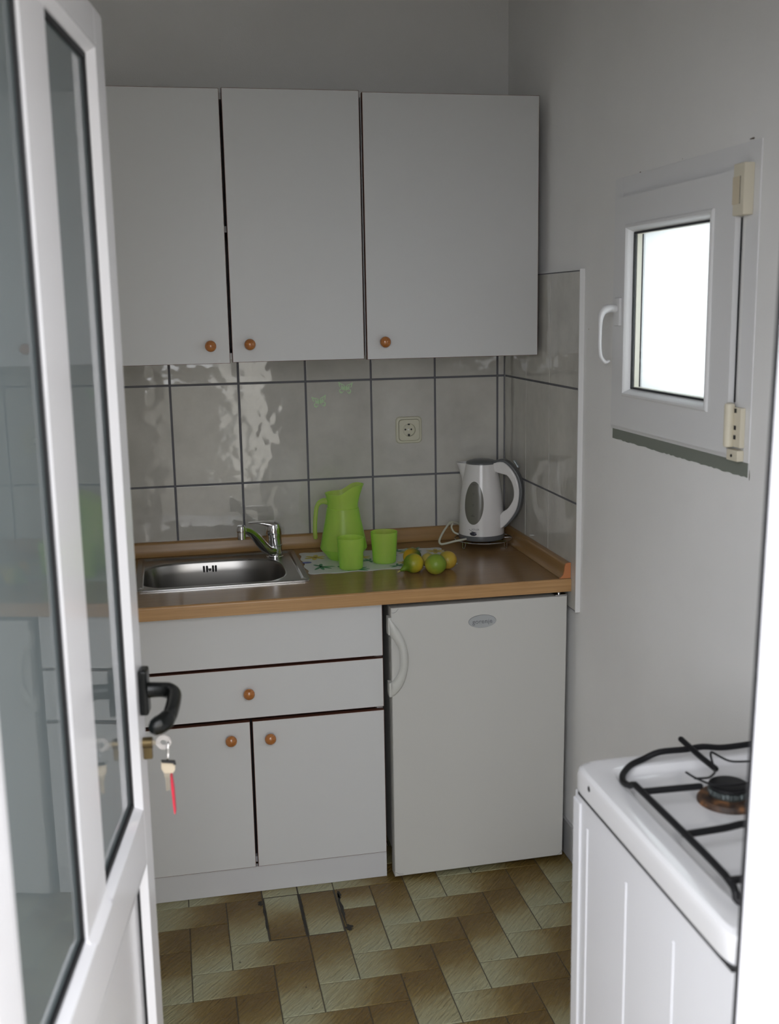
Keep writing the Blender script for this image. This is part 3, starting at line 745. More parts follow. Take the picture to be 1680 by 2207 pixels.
bm = new_bm(); add_lathe(bm, [(.0105, .083), (.0118, .084), (.0118, .104), (.0128, .105), (.0133, .112), (.0128, .121), (.0105, .1235), (.0005, .124)], 32, Matrix.Translation(tip)); obj('nozzle', bm, M['chrome'], sp_, ang=35)

# ------------------------------------------------------------------ refrigerator
r = root('refrigerator', (-.26, -.3, 0), label='white undercounter refrigerator below the worktop', cat='refrigerator')
bm = new_bm(); add_box(bm, -.484, -.012, -.548, -.04, .03, .768, bev=.004); obj('body', bm, M['appliance'], r)
bm = new_bm(); add_box(bm, -.4975, -.016, -.5565, -.548, .030, .762, bev=.002); obj('door_gasket', bm, M['appliance_gasket'], r)
bm = new_bm(); pts = [(-.5010, .010), (-.0150, .016), (-.0100, .7765), (-.5000, .7765)]
add_prism(bm, [(x, -.5568, z) for x, z in pts], (0, -.0432, 0), bev=.004, seg=3)
fd = obj('fridge_door', bm, M['appliance'], r, ang=30)
outer = [(-.5061, .7522), (-.4868, .7278), (-.4718, .7009), (-.4609, .6726), (-.4568, .6405), (-.4582, .6116), (-.465, .5816), (-.4768, .5563), (-.4914, .5386), (-.5036, .531)]
inner = [(-.5045, .7035), (-.4918, .6852), (-.4822, .6643), (-.479, .6424), (-.4802, .6135), (-.4869, .5923), (-.4964, .5785), (-.5036, .5719)]
bm = new_bm()
NO = 24
so = smooth_path([(x, z, 0) for x, z in outer], 4); si = smooth_path([(x, z, 0) for x, z in inner], 4)
def resamp(pp, n):
    d = [0]
    for a, b_ in zip(pp, pp[1:]): d.append(d[-1] + (b_ - a).length)
    out = []
    for i in range(n):
        s = d[-1] * i / (n - 1); k = 0
        while k < len(d) - 2 and d[k + 1] < s: k += 1
        f = (s - d[k]) / max(1e-9, d[k + 1] - d[k]); out.append(pp[k].lerp(pp[k + 1], min(1, f)))
    return out
so, si = resamp(so, NO), resamp(si, NO)
rings = []
for i, (a, b_) in enumerate(zip(so, si)):
    t = i / (NO - 1); lift = .005 + .014 * math.sin(PI * t) ** .5
    if t < .14 or t > .86: lo_ = -.600
    else: lo_ = -.600 - .5 * lift
    mid = (a + b_) / 2
    ring = []
    for f, dy in ((0, 0), (.04, .55), (.2, .9), (.5, 1), (.8, .9), (.96, .55), (1, 0)):
        p = a.lerp(b_, f); ring.append(bm.verts.new((p.x, -.6005 - lift * dy if dy else lo_, p.y)))
    rings.append(ring)
for a, b_ in zip(rings, rings[1:]):
    for k in range(6): bm.faces.new((a[k], a[k + 1], b_[k + 1], b_[k]))
    bm.faces.new((a[6], a[0], b_[0], b_[6]))
bm.faces.new(rings[0]); bm.faces.new(rings[-1])
add_box(bm, -.5085, -.4985, -.6035, -.575, .7035, .752, bev=.003); add_box(bm, -.5085, -.4985, -.6035, -.575, .532, .572, bev=.003)
hh = obj('fridge_handle', bm, M['appliance_plastic'], fd, ang=50)
bm = new_bm(); s_ = [bm.verts.new((x, -.6, z)) for x, z in [sup(-.2505, .7228, .0378, .0172, 2, 2 * PI * i / 48) for i in range(48)]]
bm.free(); bm = new_bm()
add_prism(bm, [(*[sup(-.2505, .7228, .0378, .0172, 2, 2 * PI * i / 48)[0]], -.5995, sup(-.2505, .7228, .0378, .0172, 2, 2 * PI * i / 48)[1]) for i in range(48)], (0, -.0022, 0), bev=.0007)
bd = obj('badge', bm, M['badge'], fd, label='oval silver-grey badge')
bm = new_bm(); add_tube(bm, [(*sup(-.2505, .7228, .0379, .0173, 2, 2 * PI * i / 48)[:1], -.6005, sup(-.2505, .7228, .0379, .0173, 2, 2 * PI * i / 48)[1]) for i in range(48)], .0007, 6, closed=True); 
obj('badge_rim', bm, M['badge_text'], bd) if False else obj('badge_rim', bm, M['badge_text'], fd)
def text_mesh(txt, size, ext=.0003):
    cu = bpy.data.curves.new('txt', 'FONT'); cu.body = txt; cu.size = size; cu.extrude = ext; cu.align_x = 'CENTER'; cu.align_y = 'CENTER'; cu.space_character = 1.05
    o = bpy.data.objects.new('txt', cu); COL.objects.link(o); bpy.context.view_layer.update()
    dg = bpy.context.evaluated_depsgraph_get(); me = bpy.data.meshes.new_from_object(o.evaluated_get(dg))
    bm = bmesh.new(); bm.from_mesh(me); bpy.data.objects.remove(o); bpy.data.meshes.remove(me); bpy.data.curves.remove(cu); return bm
bm = text_mesh('gorenje', .0175); bm.transform(Matrix.Translation((-.2505, -.6021, .7224)) @ Matrix.Rotation(PI / 2, 4, 'X')); obj('lettering', bm, M['badge_text'], fd, flat=True)
bm = new_bm(); add_box(bm, -.045, -.012, -.60, -.56, .7775, .7805, bev=.001); add_lathe(bm, [(.005, 0), (.005, .006)], 12, Matrix.Translation((-.030, -.585, .7775))); obj('hinge_plate', bm, M['steel_edge'], r)
bm = new_bm(); add_lathe(bm, [(.013, 0), (.013, .006), (.006, .008), (.006, .03)], 16, Matrix.Translation((-.035, -.53, .0005))); obj('foot', bm, M['brown_edge'], r)
bm = new_bm(); add_lathe(bm, [(.013, 0), (.013, .006), (.006, .008), (.006, .03)], 16, Matrix.Translation((-.465, -.53, .0005))); obj('foot', bm, M['brown_edge'], r)
bm = new_bm()
for pts in ([(-.4985, .7640), (-.4930, .7630), (-.4860, .7660), (-.4800, .7735)], [(-.030, .0185), (-.022, .024), (-.017, .030)], [(-.4995, .024), (-.490, .018), (-.478, .0165)]):
    bm = new_bm(); add_tube(bm, [(x, -.6001, z) for x, z in pts], .0004, 5); obj('scratch', bm, M['print_grey'], fd)

# ------------------------------------------------------------------ wall socket
r = root('power_socket', (-.3128, 0, 1.1355), label='cream wall socket on the tiles left of the kettle', cat='socket')
def rrect(cx, cz, h, rad, n=8):
    out = []
    for k, (sx, sz) in enumerate(((1, 1), (-1, 1), (-1, -1), (1, -1))):
        for i in range(n + 1):
            a = PI / 2 * k + PI / 2 * i / n; out.append((cx + sx * (h - rad) + rad * math.cos(a), cz + sz * (h - rad) + rad * math.sin(a)))
    return out
def ringstack(bm, stack):
    rs = [[bm.verts.new((x, y, z)) for x, z in pts] for pts, y in stack]
    for a, b_ in zip(rs, rs[1:]):
        n = len(a)
        for i in range(n): bm.faces.new((a[i], a[(i + 1) % n], b_[(i + 1) % n], b_[i]))
    return rs
bm = new_bm(); cx, cz = -.3128, 1.1765
rs = ringstack(bm, [(rrect(cx, cz, .0415, .013), -.0002), (rrect(cx, cz, .0412, .013), -.005), (rrect(cx, cz, .039, .012), -.008), (rrect(cx, cz, .034, .011), -.0085), (rrect(cx, cz, .033, .011), -.007)])
obj('cover_frame', bm, M['socket'], r, ang=25)
bm = new_bm()
circ = lambda rr, y: ([(cx + rr * math.cos(2 * PI * (i) / 36 + PI / 4 * 0), cz + rr * math.sin(2 * PI * i / 36)) for i in range(36)], y)
rs0 = ringstack(bm, [(rrect(cx, cz, .0325, .011), -.007), (rrect(cx, cz, .0325, .011), -.0105), (rrect(cx, cz, .0315, .0105), -.0112), (rrect(cx, cz, .0202, .0200), -.0112), (rrect(cx, cz, .0197, .01965), -.010), (rrect(cx, cz, .0192, .01915), -.0008)])
bm.faces.new(rs0[-1]); ins = obj('socket_insert', bm, M['socket'], r, ang=25)
bm = new_bm()
for dx in (-.0095, .0095): add_lathe(bm, [(.0028, 0), (.0028, .0006)], 14, Matrix.Translation((cx + dx - .001, -.0012, cz + .001)) @ Matrix.Rotation(PI / 2, 4, 'X'))
add_box(bm, cx - .0026, cx + .0026, -.008, -.0010, cz + .0155, cz + .0190); add_box(bm, cx - .0024, cx + .0024, -.008, -.0010, cz - .0190, cz - .0130)
obj('contact_hole', bm, M['black_matte'], ins)
bm = new_bm(); add_lathe(bm, [(.0022, 0), (.0022, .0008)], 14, Matrix.Translation((cx - .001, -.0012, cz + .001)) @ Matrix.Rotation(PI / 2, 4, 'X')); obj('screw', bm, M['chrome'], ins)

# ------------------------------------------------------------------ butterfly stickers
def butterfly(cx, cz, rot, label):
    W = [(0.4, 1.5), (2.5, 6), (6, 10.5), (10, 13.2), (14, 14), (17.5, 16.5), (21.5, 18.5), (23, 16), (21, 12), (20.5, 8), (19, 4), (15, 1.0), (12, -.8), (16, -3), (18.5, -7), (18, -12), (15, -16), (11, -16.5), (7, -13), (3.5, -7), (0.8, -4)]
    holes = [[(5, 5), (9, 9.5), (12, 9), (8, 5.5), (6, 3)], [(13, 8), (16, 11.5), (17.5, 9), (15, 6)], [(12, 4.5), (16, 6), (17, 3.5), (13.5, 2.2)], [(5, -5), (9, -12), (11, -12.5), (7.5, -5.5)], [(9.5, -4.5), (13, -10.5), (15, -10), (12, -4)], [(20.0, 15), (21.2, 16.4), (21.6, 15), (20.6, 13.8)]]
    cu = bpy.data.curves.new('bf', 'CURVE'); cu.dimensions = '2D'; cu.fill_mode = 'BOTH'; cu.extrude = .00035
    def spl(pts):
        s = cu.splines.new('BEZIER'); s.bezier_points.add(len(pts) - 1); s.use_cyclic_u = True; s.resolution_u = 3
        for bp_, (x, z) in zip(s.bezier_points, pts): bp_.co = (x / 1000, z / 1000, 0); bp_.handle_left_type = bp_.handle_right_type = 'AUTO'
    for sg in (1, -1):
        spl([(sg * x, z) for x, z in W]); [spl([(sg * x, z) for x, z in h_]) for h_ in holes]
    o = bpy.data.objects.new('bf', cu); COL.objects.link(o); bpy.context.view_layer.update()
    me = bpy.data.meshes.new_from_object(o.evaluated_get(bpy.context.evaluated_depsgraph_get()))
    bm = bmesh.new(); bm.from_mesh(me); bpy.data.objects.remove(o); bpy.data.meshes.remove(me)
    for sg in (1, -1): add_tube(bm, [(0, .002, 0), (sg * .003, .009, 0), (sg * .0055, .0125, 0)], .0004, 5)
    add_tube(bm, [(0, .005, .0002), (0, -.007, .0002)], .0014, 8)
    bm.transform(Matrix.Translation((cx, -.0007, cz)) @ Matrix.Rotation(PI / 2, 4, 'X') @ Matrix.Rotation(rot, 4, 'Z'))
    r_ = obj('butterfly_sticker', bm, M['sticker'], flat=True, label=label, cat='sticker', group='butterfly stickers on the wall tiles'); return r_
butterfly(-.5905, 1.2735, math.radians(7), 'green cut-out butterfly sticker, the lower one nearer the tap')
butterfly(-.5095, 1.312, math.radians(-4), 'green cut-out butterfly sticker, the upper one just under the grout line')

# ------------------------------------------------------------------ placemat
bm = new_bm()
c4 = [(-.688, -.372), (-.247, -.366), (-.243, -.128), (-.684, -.086)]
def mat_pt(u_, v_):
    a = Vector(c4[0]).lerp(Vector(c4[1]), u_); b_ = Vector(c4[3]).lerp(Vector(c4[2]), u_); return a.lerp(b_, v_)
edge = []
NE = 48
def wav(t): return .0035 * math.cos(t * 2 * PI * 5) - .0035
for i in range(NE): t = i / NE; p = mat_pt(t, 0); edge.append((p.x, p.y - wav(t)))
for i in range(NE): t = i / NE; p = mat_pt(1, t); edge.append((p.x + wav(t * .6), p.y))
for i in range(NE): t = i / NE; p = mat_pt(1 - t, 1); edge.append((p.x, p.y + wav(t)))
for i in range(NE): t = i / NE; p = mat_pt(0, 1 - t); edge.append((p.x - wav(t * .6), p.y))
# round the corners
cxm = sum(p[0] for p in edge) / len(edge); cym = sum(p[1] for p in edge) / len(edge)
def rc(p):
    for c in c4:
        d = math.hypot(p[0] - c[0], p[1] - c[1])
        if d < .022: f = (1 - d / .022) ** 1 * .28; return (p[0] + (cxm - p[0]) * f * .12, p[1] + (cym - p[1]) * f * .22)
    return p
edge = [rc(p) for p in edge]
add_prism(bm, [(x, y, WZ + .0004) for x, y in edge], (0, 0, .0009), mi=0)
ZP = WZ + .00145
def petal(cx, cy, a, L_, w, mi):
    pts = []
    for i in range(12):
        t = 2 * PI * i / 12; x = L_ / 2 + L_ / 2 * math.cos(t); y = w / 2 * math.sin(t)
        pts.append(bm.verts.new((cx + x * math.cos(a) - y * math.sin(a), cy + x * math.sin(a) + y * math.cos(a), ZP + mi * .00006)))
    bm.faces.new(pts).material_index = mi
def flower(cx, cy, s, mi=1):
    for k in range(6): petal(cx, cy, k * PI / 3 + .3, s, s * .42, mi)
    petal(cx - s * .12, cy, 0, s * .26, s * .24, 4)
def leaves(cx, cy, s, a0):
    for k, da in enumerate((-.9, -.3, .35, 1.0, 2.6, 3.3)): petal(cx, cy, a0 + da, s * (1 if k < 4 else .8), s * .26, 2)
def dot(cx, cy, rx, ry, mi=3):
    bm.faces.new([bm.verts.new((cx + rx * math.cos(2 * PI * i / 16), cy + ry * math.sin(2 * PI * i / 16), ZP + .0002)) for i in range(16)]).material_index = mi
flower(-.640, -.165, .034); flower(-.505, -.20, .03); flower(-.40, -.30, .022); flower(-.275, -.18, .032); flower(-.565, -.335, .02); flower(-.36, -.17, .03)
leaves(-.640, -.285, .042, -1.2); leaves(-.545, -.345, .038, .2); leaves(-.49, -.25, .03, 2.2); leaves(-.425, -.335, .03, .4); leaves(-.33, -.145, .038, 1.9); leaves(-.39, -.15, .03, .2); leaves(-.30, -.30, .03, .8)
dot(-.672, -.225, .014, .012); dot(-.575, -.30, .019, .011, 2); dot(-.415, -.205, .017, .010); dot(-.285, -.335, .012, .01)
obj('placemat', bm, [M['mat_base'], M['p_yellow'], M['p_green'], M['p_blue'], M['p_brown']], flat=True, label='white placemat printed with yellow flowers and green leaves', cat='placemat')
MZ = WZ + .0018

# ------------------------------------------------------------------ jug
JXc, JYc = -.5575, -.196
r = root('jug', (JXc, JYc, MZ), math.radians(-11), label='tall frosted lime-green jug with a spout', cat='jug')
bm = new_bm()
def jr(k, t, rr, z):
    if z > .166:
        f = (z - .166) / .03; d = max(0, math.cos(t)); return rr + .011 * f * d ** 3
    return rr
def jz(k, t, rr, z):
    if z > .166:
        f = (z - .166) / .03; s = min(1, max(0, (math.cos(t) + .25) / 1.05)); return z + f * .025 * s * s * (3 - 2 * s) 
    return z
out_ = [(.0420, 0), (.0460, .002), (.0475, .005), (.058, .018), (.0680, .030), (.0695, .034), (.0680, .042), (.0630, .068), (.0575, .095), (.0520, .122), (.0484, .145), (.0470, .152), (.0452, .1535), (.0455, .157), (.0455, .166), (.0468, .178), (.0500, .190), (.0522, .196)]
inn_ = [(.0502, .196), (.0480, .190), (.0446, .178), (.0432, .166), (.0430, .152), (.0460, .145), (.0496, .122), (.0550, .095), (.0605, .068), (.0655, .042), (.066, .034), (.056, .022), (.045, .009), (.02, .006), (.0005, .006)]
add_lathe(bm, out_ + inn_, 72, rfun=jr, zfun=jz)
obj('jug_body', bm, M['green'], r, local=True, ang=30)
bm = new_bm()
P = smooth_path([(-.0455, 0, .171), (-.056, 0, .1725), (-.068, 0, .168), (-.0765, 0, .155), (-.0800, 0, .135), (-.0825, 0, .110), (-.0835, 0, .085), (-.0830, 0, .064)], 6)
add_tube(bm, P, [.0098 - .0036 * min(1, i / 16) for i in range(len(P))], n=16, sx=1.35, up=(1, 0, 0.01)); obj('jug_handle', bm, M['green'], r, local=True, ang=60)

# ------------------------------------------------------------------ tumblers
def tumbler(x, y, s, label):
    r_ = None
    bm = new_bm()
    prof = [(.028, 0), (.0322, .0012), (.0336, .004), (.0385, .0885), (.0382, .0895), (.0372, .0895), (.0368, .0885), (.0322, .006), (.030, .005), (.0005, .005)]
    add_lathe(bm, [(a * s, b_ * s) for a, b_ in prof], 56, Matrix.Translation((x, y, MZ)))
    return obj('tumbler', bm, M['green'], ang=30, label=label, cat='cup', group='lime-green tumblers on the placemat')
tumbler(-.5585, -.3285, 1.0, 'frosted lime-green tumbler standing in front of the jug')
tumbler(-.4515, -.2780, 1.01, 'frosted lime-green tumbler standing between the jug and the citrus fruit')

# ------------------------------------------------------------------ citrus
def fruit(name, x, y, rad, label, mt, squash=.96, nip=None, z0=None):
    bm = new_bm(); bmesh.ops.create_uvsphere(bm, u_segments=40, v_segments=28, radius=rad)
    for v in bm.verts:
        n_ = v.co.normalized()
        if nip:
            nv, ln, w = nip; d = n_.dot(Vector(nv).normalized())
            if d > 0: v.co += Vector(nv).normalized() * ln * math.exp(-((1 - d) / w) ** 1.1)
        v.co.z *= squash
    zmin = min(v.co.z for v in bm.verts)
    base = z0 if z0 is not None else MZ
    me = bpy.data.meshes.new(name); 
    bm.to_mesh(me); bm.free(); me.materials.append(mt); me.shade_smooth()
    o = bpy.data.objects.new(name, me); COL.objects.link(o); o.location = (x, y, base - zmin)
    WM[o.name] = Matrix.Translation(o.location)
    prop(o, label=label, cat='fruit', group='citrus fruit on and beside the placemat'); return o
YEL, GRN = (.50, .33, .03), (.07, .145, .01)
nipd = (-.86, -.22, -.36)
fA = fruit('citrus_fruit', -.3975, -.424, .0285, 'green and yellow citrus fruit with a long pointed nipple', citrus_mat('citrus_skin_pointed', (.54, .42, .03), (.11, .19, .015), (-1, 0.1, 0), None, .0285, .02), nip=(nipd, .0200, .030), z0=WZ + .0002)
bm = new_bm(); d_ = Vector(nipd).normalized(); c0 = d_ * .048; c0.z *= .96
add_tube(bm, [c0 - d_ * .003, c0 + d_ * .005], [.0024, .002], 8); bm.transform(Matrix.Translation(fA.location)); obj('stem', bm, mat('dry_stem', (.36, .30, .10), .8), fA)
fruit('citrus_fruit', -.3420, -.4565, .0298, 'round green citrus fruit nearest the worktop edge', citrus_mat('citrus_skin_green', (.50, .42, .05), (.19, .28, .03), (.3, -.5, .6), None, .03, .25), z0=WZ + .0002)
fruit('citrus_fruit', -.2950, -.4040, .0268, 'yellow citrus fruit at the right end of the group', citrus_mat('citrus_skin_yellow', (.52, .35, .05), (.30, .27, .03), (-1, -.3, .2), None, .027, -.5), z0=WZ + .0002)
fruit('citrus_fruit', -.3830, -.3420, .0265, 'orange-yellow citrus fruit with a green side, behind the pointed one', citrus_mat('citrus_skin_orange', (.50, .29, .015), (.06, .12, .012), (1, 0, .1), None, .027, -.05))
fruit('citrus_fruit', -.3430, -.3700, .0205, 'small yellow citrus fruit mostly hidden at the middle of the group', citrus_mat('citrus_skin_small', (.45, .36, .08), (.25, .26, .04), (1, 0, 0), None, .02, -.4))

# ------------------------------------------------------------------ trivet
KX, KY = -.1135, -.125
r = root('trivet', (KX + .008, KY, WZ), label='round chrome wire trivet under the kettle', cat='trivet')
bm = new_bm(); TZ = WZ + .0205
def circ3(rr, z, cx=KX + .006, cy=KY, n=64): return [(cx + rr * math.cos(2 * PI * i / n), cy + rr * math.sin(2 * PI * i / n), z) for i in range(n)]
add_tube(bm, circ3(.089, TZ), .0019, 8, closed=True); add_tube(bm, circ3(.045, TZ - .001), .0015, 8, closed=True)
for k in range(8):
    a = k * PI / 4; add_tube(bm, [(KX + .006 + q * math.cos(a), KY + q * math.sin(a), TZ - .0015) for q in (.045, .089)], .0013, 6)
obj('wire_ring', bm, M['chrome_dark'], r)
for a in (-1.0, -2.57, .55, 2.15):
    bm = new_bm(); cxx, cyy = KX + .006, KY
    pts = [(cxx + .0885 * math.cos(a - .07), cyy + .0885 * math.sin(a - .07), TZ), (cxx + .090 * math.cos(a - .05), cyy + .090 * math.sin(a - .05), WZ + .006), (cxx + .092 * math.cos(a), cyy + .092 * math.sin(a), WZ + .0018), (cxx + .090 * math.cos(a + .05), cyy + .090 * math.sin(a + .05), WZ + .006), (cxx + .0885 * math.cos(a + .07), cyy + .0885 * math.sin(a + .07), TZ)]
    add_tube(bm, smooth_path(pts, 4), .0014, 7); obj('leg', bm, M['chrome_dark'], r)

# ------------------------------------------------------------------ kettle
PHI = math.radians(-37); KZ = TZ + .0022
r = root('kettle', (KX, KY, KZ), PHI, label='white electric kettle with grey lid standing in the tiled corner', cat='kettle')
# local: +x = handle side, spout at -x
def kr_(z):   # body radius above KZ
    T = [(.013, .0700), (.03, .0698), (.06, .0688), (.10, .0672), (.14, .0635), (.17, .0590), (.20, .0540), (.215, .0512), (.2325, .0480)]
    if z <= T[0][0]: return T[0][1]
    for (a, ra), (b_, rb) in zip(T, T[1:]):
        if z <= b_: return ra + (rb - ra) * (z - a) / (b_ - a)
    return T[-1][1]
ZK = [.0165, .017, .03, .05, .08, .11, .14, .16, .175, .19, .2, .21, .222, .229, .2325]
def kbr(k, t, rr, z):
    f = max(0, (z - .172) / .056); d = max(0, -math.cos(t))
    return rr + .031 * f ** 1.1 * max(0, (d - .86) / .14) ** 1.0
bm = new_bm()
add_lathe(bm, [(kr_(z), z) for z in ZK] + [(.0465, .2335), (.043, .2315)], 120, rfun=kbr, cap1=False)
bd_ = obj('kettle_body', bm, M['kettle_white'], r, local=True, ang=40)
bm = new_bm(); add_lathe(bm, [(.064, 0), (.0695, .001), (.0712, .003), (.0716, .015), (.0708, .0163), (.05, .0164)], 72); obj('power_base', bm, M['kettle_grey'], r, local=True, ang=40, label='grey power base')
bm = new_bm(); add_lathe(bm, [(.0468, .2325), (.0472, .2355), (.0450, .239), (.036, .2430), (.022, .2462), (.0005, .2470)], 64)
# lid bridge running on into the handle back
oh = [(.030, .2425), (.050, .2385), (.064, .2345), (.074, .2255)]
add_prism(bm, [(.020, -.014, .236), (.052, -.014, .2335), (.066, -.014, .2225), (.074, -.014, .2255), (.062, -.014, .2365), (.045, -.014, .2415), (.020, -.014, .2452)], (0, .028, 0), bev=.004, seg=3)
obj('lid', bm, M['kettle_grey'], r, local=True, ang=50, label='grey lid')
px = .00150
def hp(u_, v_):
    L_ = (u_ - 1038) * px; return (L_, (.870 - (v_ - 1146) * .001385 + .115 * L_) - KZ)
o_ = [hp(*p) for p in ((1062, 997), (1074, 994.5), (1087.6, 995), (1100.7, 1006), (1112.6, 1023.6), (1118.5, 1038), (1121.5, 1053), (1122.3, 1071), (1118.6, 1095), (1111, 1113), (1094.8, 1134), (1079, 1147.5))]
i_ = [hp(*p) for p in ((1062, 1012), (1071, 1016), (1081, 1020), (1094.8, 1025), (1100, 1031), (1106, 1042), (1110, 1059), (1109.5, 1077), (1103, 1091), (1094.8, 1101), (1085, 1106.5), (1077, 1120))]
so = resamp(smooth_path([(x, z, 0) for x, z in o_], 4), 30); si = resamp(smooth_path([(x, z, 0) for x, z in i_], 4), 30)
def band(bm, so, si, hw, e=.0045):
    rings = []
    for a, b_ in zip(so, si):
        w = (b_ - a); L_ = w.length; w = w / max(L_, 1e-6); e_ = min(e, L_ * .45); ring = []
        for (f, y) in ((e_, -hw), (L_ - e_, -hw), (L_ - e_ * .3, -hw + e_ * .3), (L_, -hw + e_), (L_, hw - e_), (L_ - e_ * .3, hw - e_ * .3), (L_ - e_, hw), (e_, hw), (e_ * .3, hw - e_ * .3), (0, hw - e_), (0, -hw + e_), (e_ * .3, -hw + e_ * .3)):
            p = a + w * f; ring.append(bm.verts.new((p.x, y, p.y)))
        rings.append(ring)
    for a, b_ in zip(rings, rings[1:]):
        n = len(a)
        for i in range(n): bm.faces.new((a[i], a[(i + 1) % n], b_[(i + 1) % n], b_[i]))
    bm.faces.new(rings[0]); bm.faces.new(rings[-1])
bm = new_bm(); band(bm, so, si, .0155); obj('kettle_handle', bm, M['kettle_white'], r, local=True, ang=50)
oo = []
for i, p in enumerate(so):
    a = so[max(i - 1, 0)]; b_ = so[min(i + 1, len(so) - 1)]; t_ = (b_ - a).normalized(); nrm = Vector((-t_.y, t_.x, 0)); f = math.sin(PI * min(1, .12 + i / len(so) * .88)) ** .5
    oo.append(p + nrm * (.0085 * f))
si2 = [p.lerp(q, .08) for p, q in zip(so, si)]
bm = new_bm(); band(bm, oo[:-2], si2[:-2], .0125, .003); obj('handle_back', bm, M['kettle_grey'], r, local=True, ang=50, label='grey strip along the back of the handle')
bm = new_bm(); c = hp(1111, 1006)
add_prism(bm, [(c[0] - .006, -.007, c[1] + .016), (c[0] - .001, -.007, c[1] + .0165), (c[0] + .0125, -.007, c[1] - .004), (c[0] + .009, -.007, c[1] - .006)], (0, .014, 0), bev=.002); obj('lid_button', bm, mat('pale_blue_grey_plastic', (.30, .34, .36), .3), r, local=True)
# patches on the body surface
WD = -PI / 2
def surf(th, z, off): rr = kr_(z) + off; return Vector((rr * math.cos(th), rr * math.sin(th), z))
def ell_patch(bm, th0, z0, dth, dz, off, n=40, m=6, mi=0, powr=2):
    c = bm.verts.new(surf(th0, z0, off)); prev = None
    for k in range(1, m + 1):
        q = k / m; ring = [bm.verts.new(surf(th0 + dth * q * math.cos(2 * PI * i / n), z0 + dz * q * math.sin(2 * PI * i / n), off if k < m else off * .1)) for i in range(n)]
        for i in range(n):
            if prev is None: f = bm.faces.new((c, ring[i], ring[(i + 1) % n]))
            else: f = bm.faces.new((prev[i], ring[i], ring[(i + 1) % n], prev[(i + 1) % n]))
            f.material_index = mi
        prev = ring
bm = new_bm(); ell_patch(bm, WD - .02, .1185, .485, .0655, .0010)
ww = obj('water_window', bm, M['kettle_window'], r, local=True, ang=60, label='smoky oval water gauge')
def wrap_text(txt, size, th0, z0, off):
    b2 = text_mesh(txt, size, 0)
    for v in b2.verts: v.co = surf(th0 + v.co.x / .067, z0 + v.co.y, off)
    return b2
def merge(dst, src):
    me = bpy.data.meshes.new('t'); src.to_mesh(me); src.free(); dst.from_mesh(me); bpy.data.meshes.remove(me)
for txt, zt, zd in (('MAX', .1745, .1705), ('1.5', .148, .144), ('1.0', .1145, .1105), ('MIN', .0795, .084)):
    bm = new_bm(); ell_patch(bm, WD - .03, zd, .022, .0016, .0014, 12, 2); merge(bm, wrap_text(txt, .006, WD - .03, zt, .0013)); obj('gauge_mark', bm, M['print_dark'], r, local=True, flat=True)
bm = new_bm(); merge(bm, wrap_text('ADLER', .0078, WD + .09, .0385, .0005))
sw = [(WD - .21 + i * .036, .0385 - .0085 * math.sin(PI * min(1, i / 9) * .62), i) for i in range(11)]
top_ = [bm.verts.new(surf(t, z + .0006 + .0009 * math.sin(PI * i / 10), .0005)) for t, z, i in sw]; bot_ = [bm.verts.new(surf(t, z - .0006, .0005)) for t, z, i in sw]
for i in range(10): bm.faces.new((top_[i], top_[i + 1], bot_[i + 1], bot_[i]))
obj('logo', bm, M['print_grey'], r, local=True, flat=True, label='grey printed logo with a swoosh')
bm = new_bm(); ell_patch(bm, WD - .01, .0245, .16, .0058, .0026, 28, 3); obj('power_switch', bm, mat('dark_blue_grey_plastic', (.05, .05, .065), .25), r, local=True, ang=60)
# cord
bm = new_bm()
W_ = lambda x, y, z: (x, y, z)
pts = [(-.150, -.060, .862), (-.178, -.075, .886), (-.205, -.095, .893), (-.2255, -.115, .880), (-.2435, -.135, .864), (-.2560, -.155, .850), (-.2530, -.165, .8425), (-.236, -.165, .8435), (-.213, -.168, .849), (-.186, -.170, .853), (-.170, -.160, .853)]
add_tube(bm, smooth_path(pts, 6), .0034, 10)
pts = [(-.198, -.095, .8885), (-.203, -.100, .879), (-.198, -.110, .866), (-.187, -.115, .860), (-.176, -.118, .858)]
add_tube(bm, smooth_path(pts, 6), .003, 10)
obj('cord', bm, M['cord'], r, ang=60, label='cream power cord')

# ------------------------------------------------------------------ stove
SX, SXR, SYB, SYF, SZ = -.455, .003, -1.798, -2.302, .852
r = root('gas_stove', ((SX + SXR) / 2, (SYB + SYF) / 2, 0), label='white gas stove with black pan supports against the right wall', cat='stove')
bm = new_bm()
add_box(bm, SX + .004, SXR, SYF + .004, SYB - .004, .001, SZ - .044, bev=.004)
obj('body', bm, M['enamel_side'], r)
bm = new_bm(); xs_ = SX + .004
for y in (-1.855, -2.0, -2.148): add_box(bm, xs_ - .0016, xs_ + .001, y - .003, y + .003, .02, .765 if y > -1.9 else .755, bev=.0021, seg=3)
add_box(bm, xs_ - .003, xs_ + .001, -1.830, -1.8015, .005, .795, bev=.0028, seg=3)
obj('side_rib', bm, M['enamel_side'], r, ang=60)
bm = new_bm(); add_box(bm, SX + .0004, SXR - .002, SYF + .0035, SYB - .025, SZ - .0438, SZ - .0395); obj('gap_shade', bm, M['black_matte'], r)  # black strip standing in for the dark gap under the hob lip
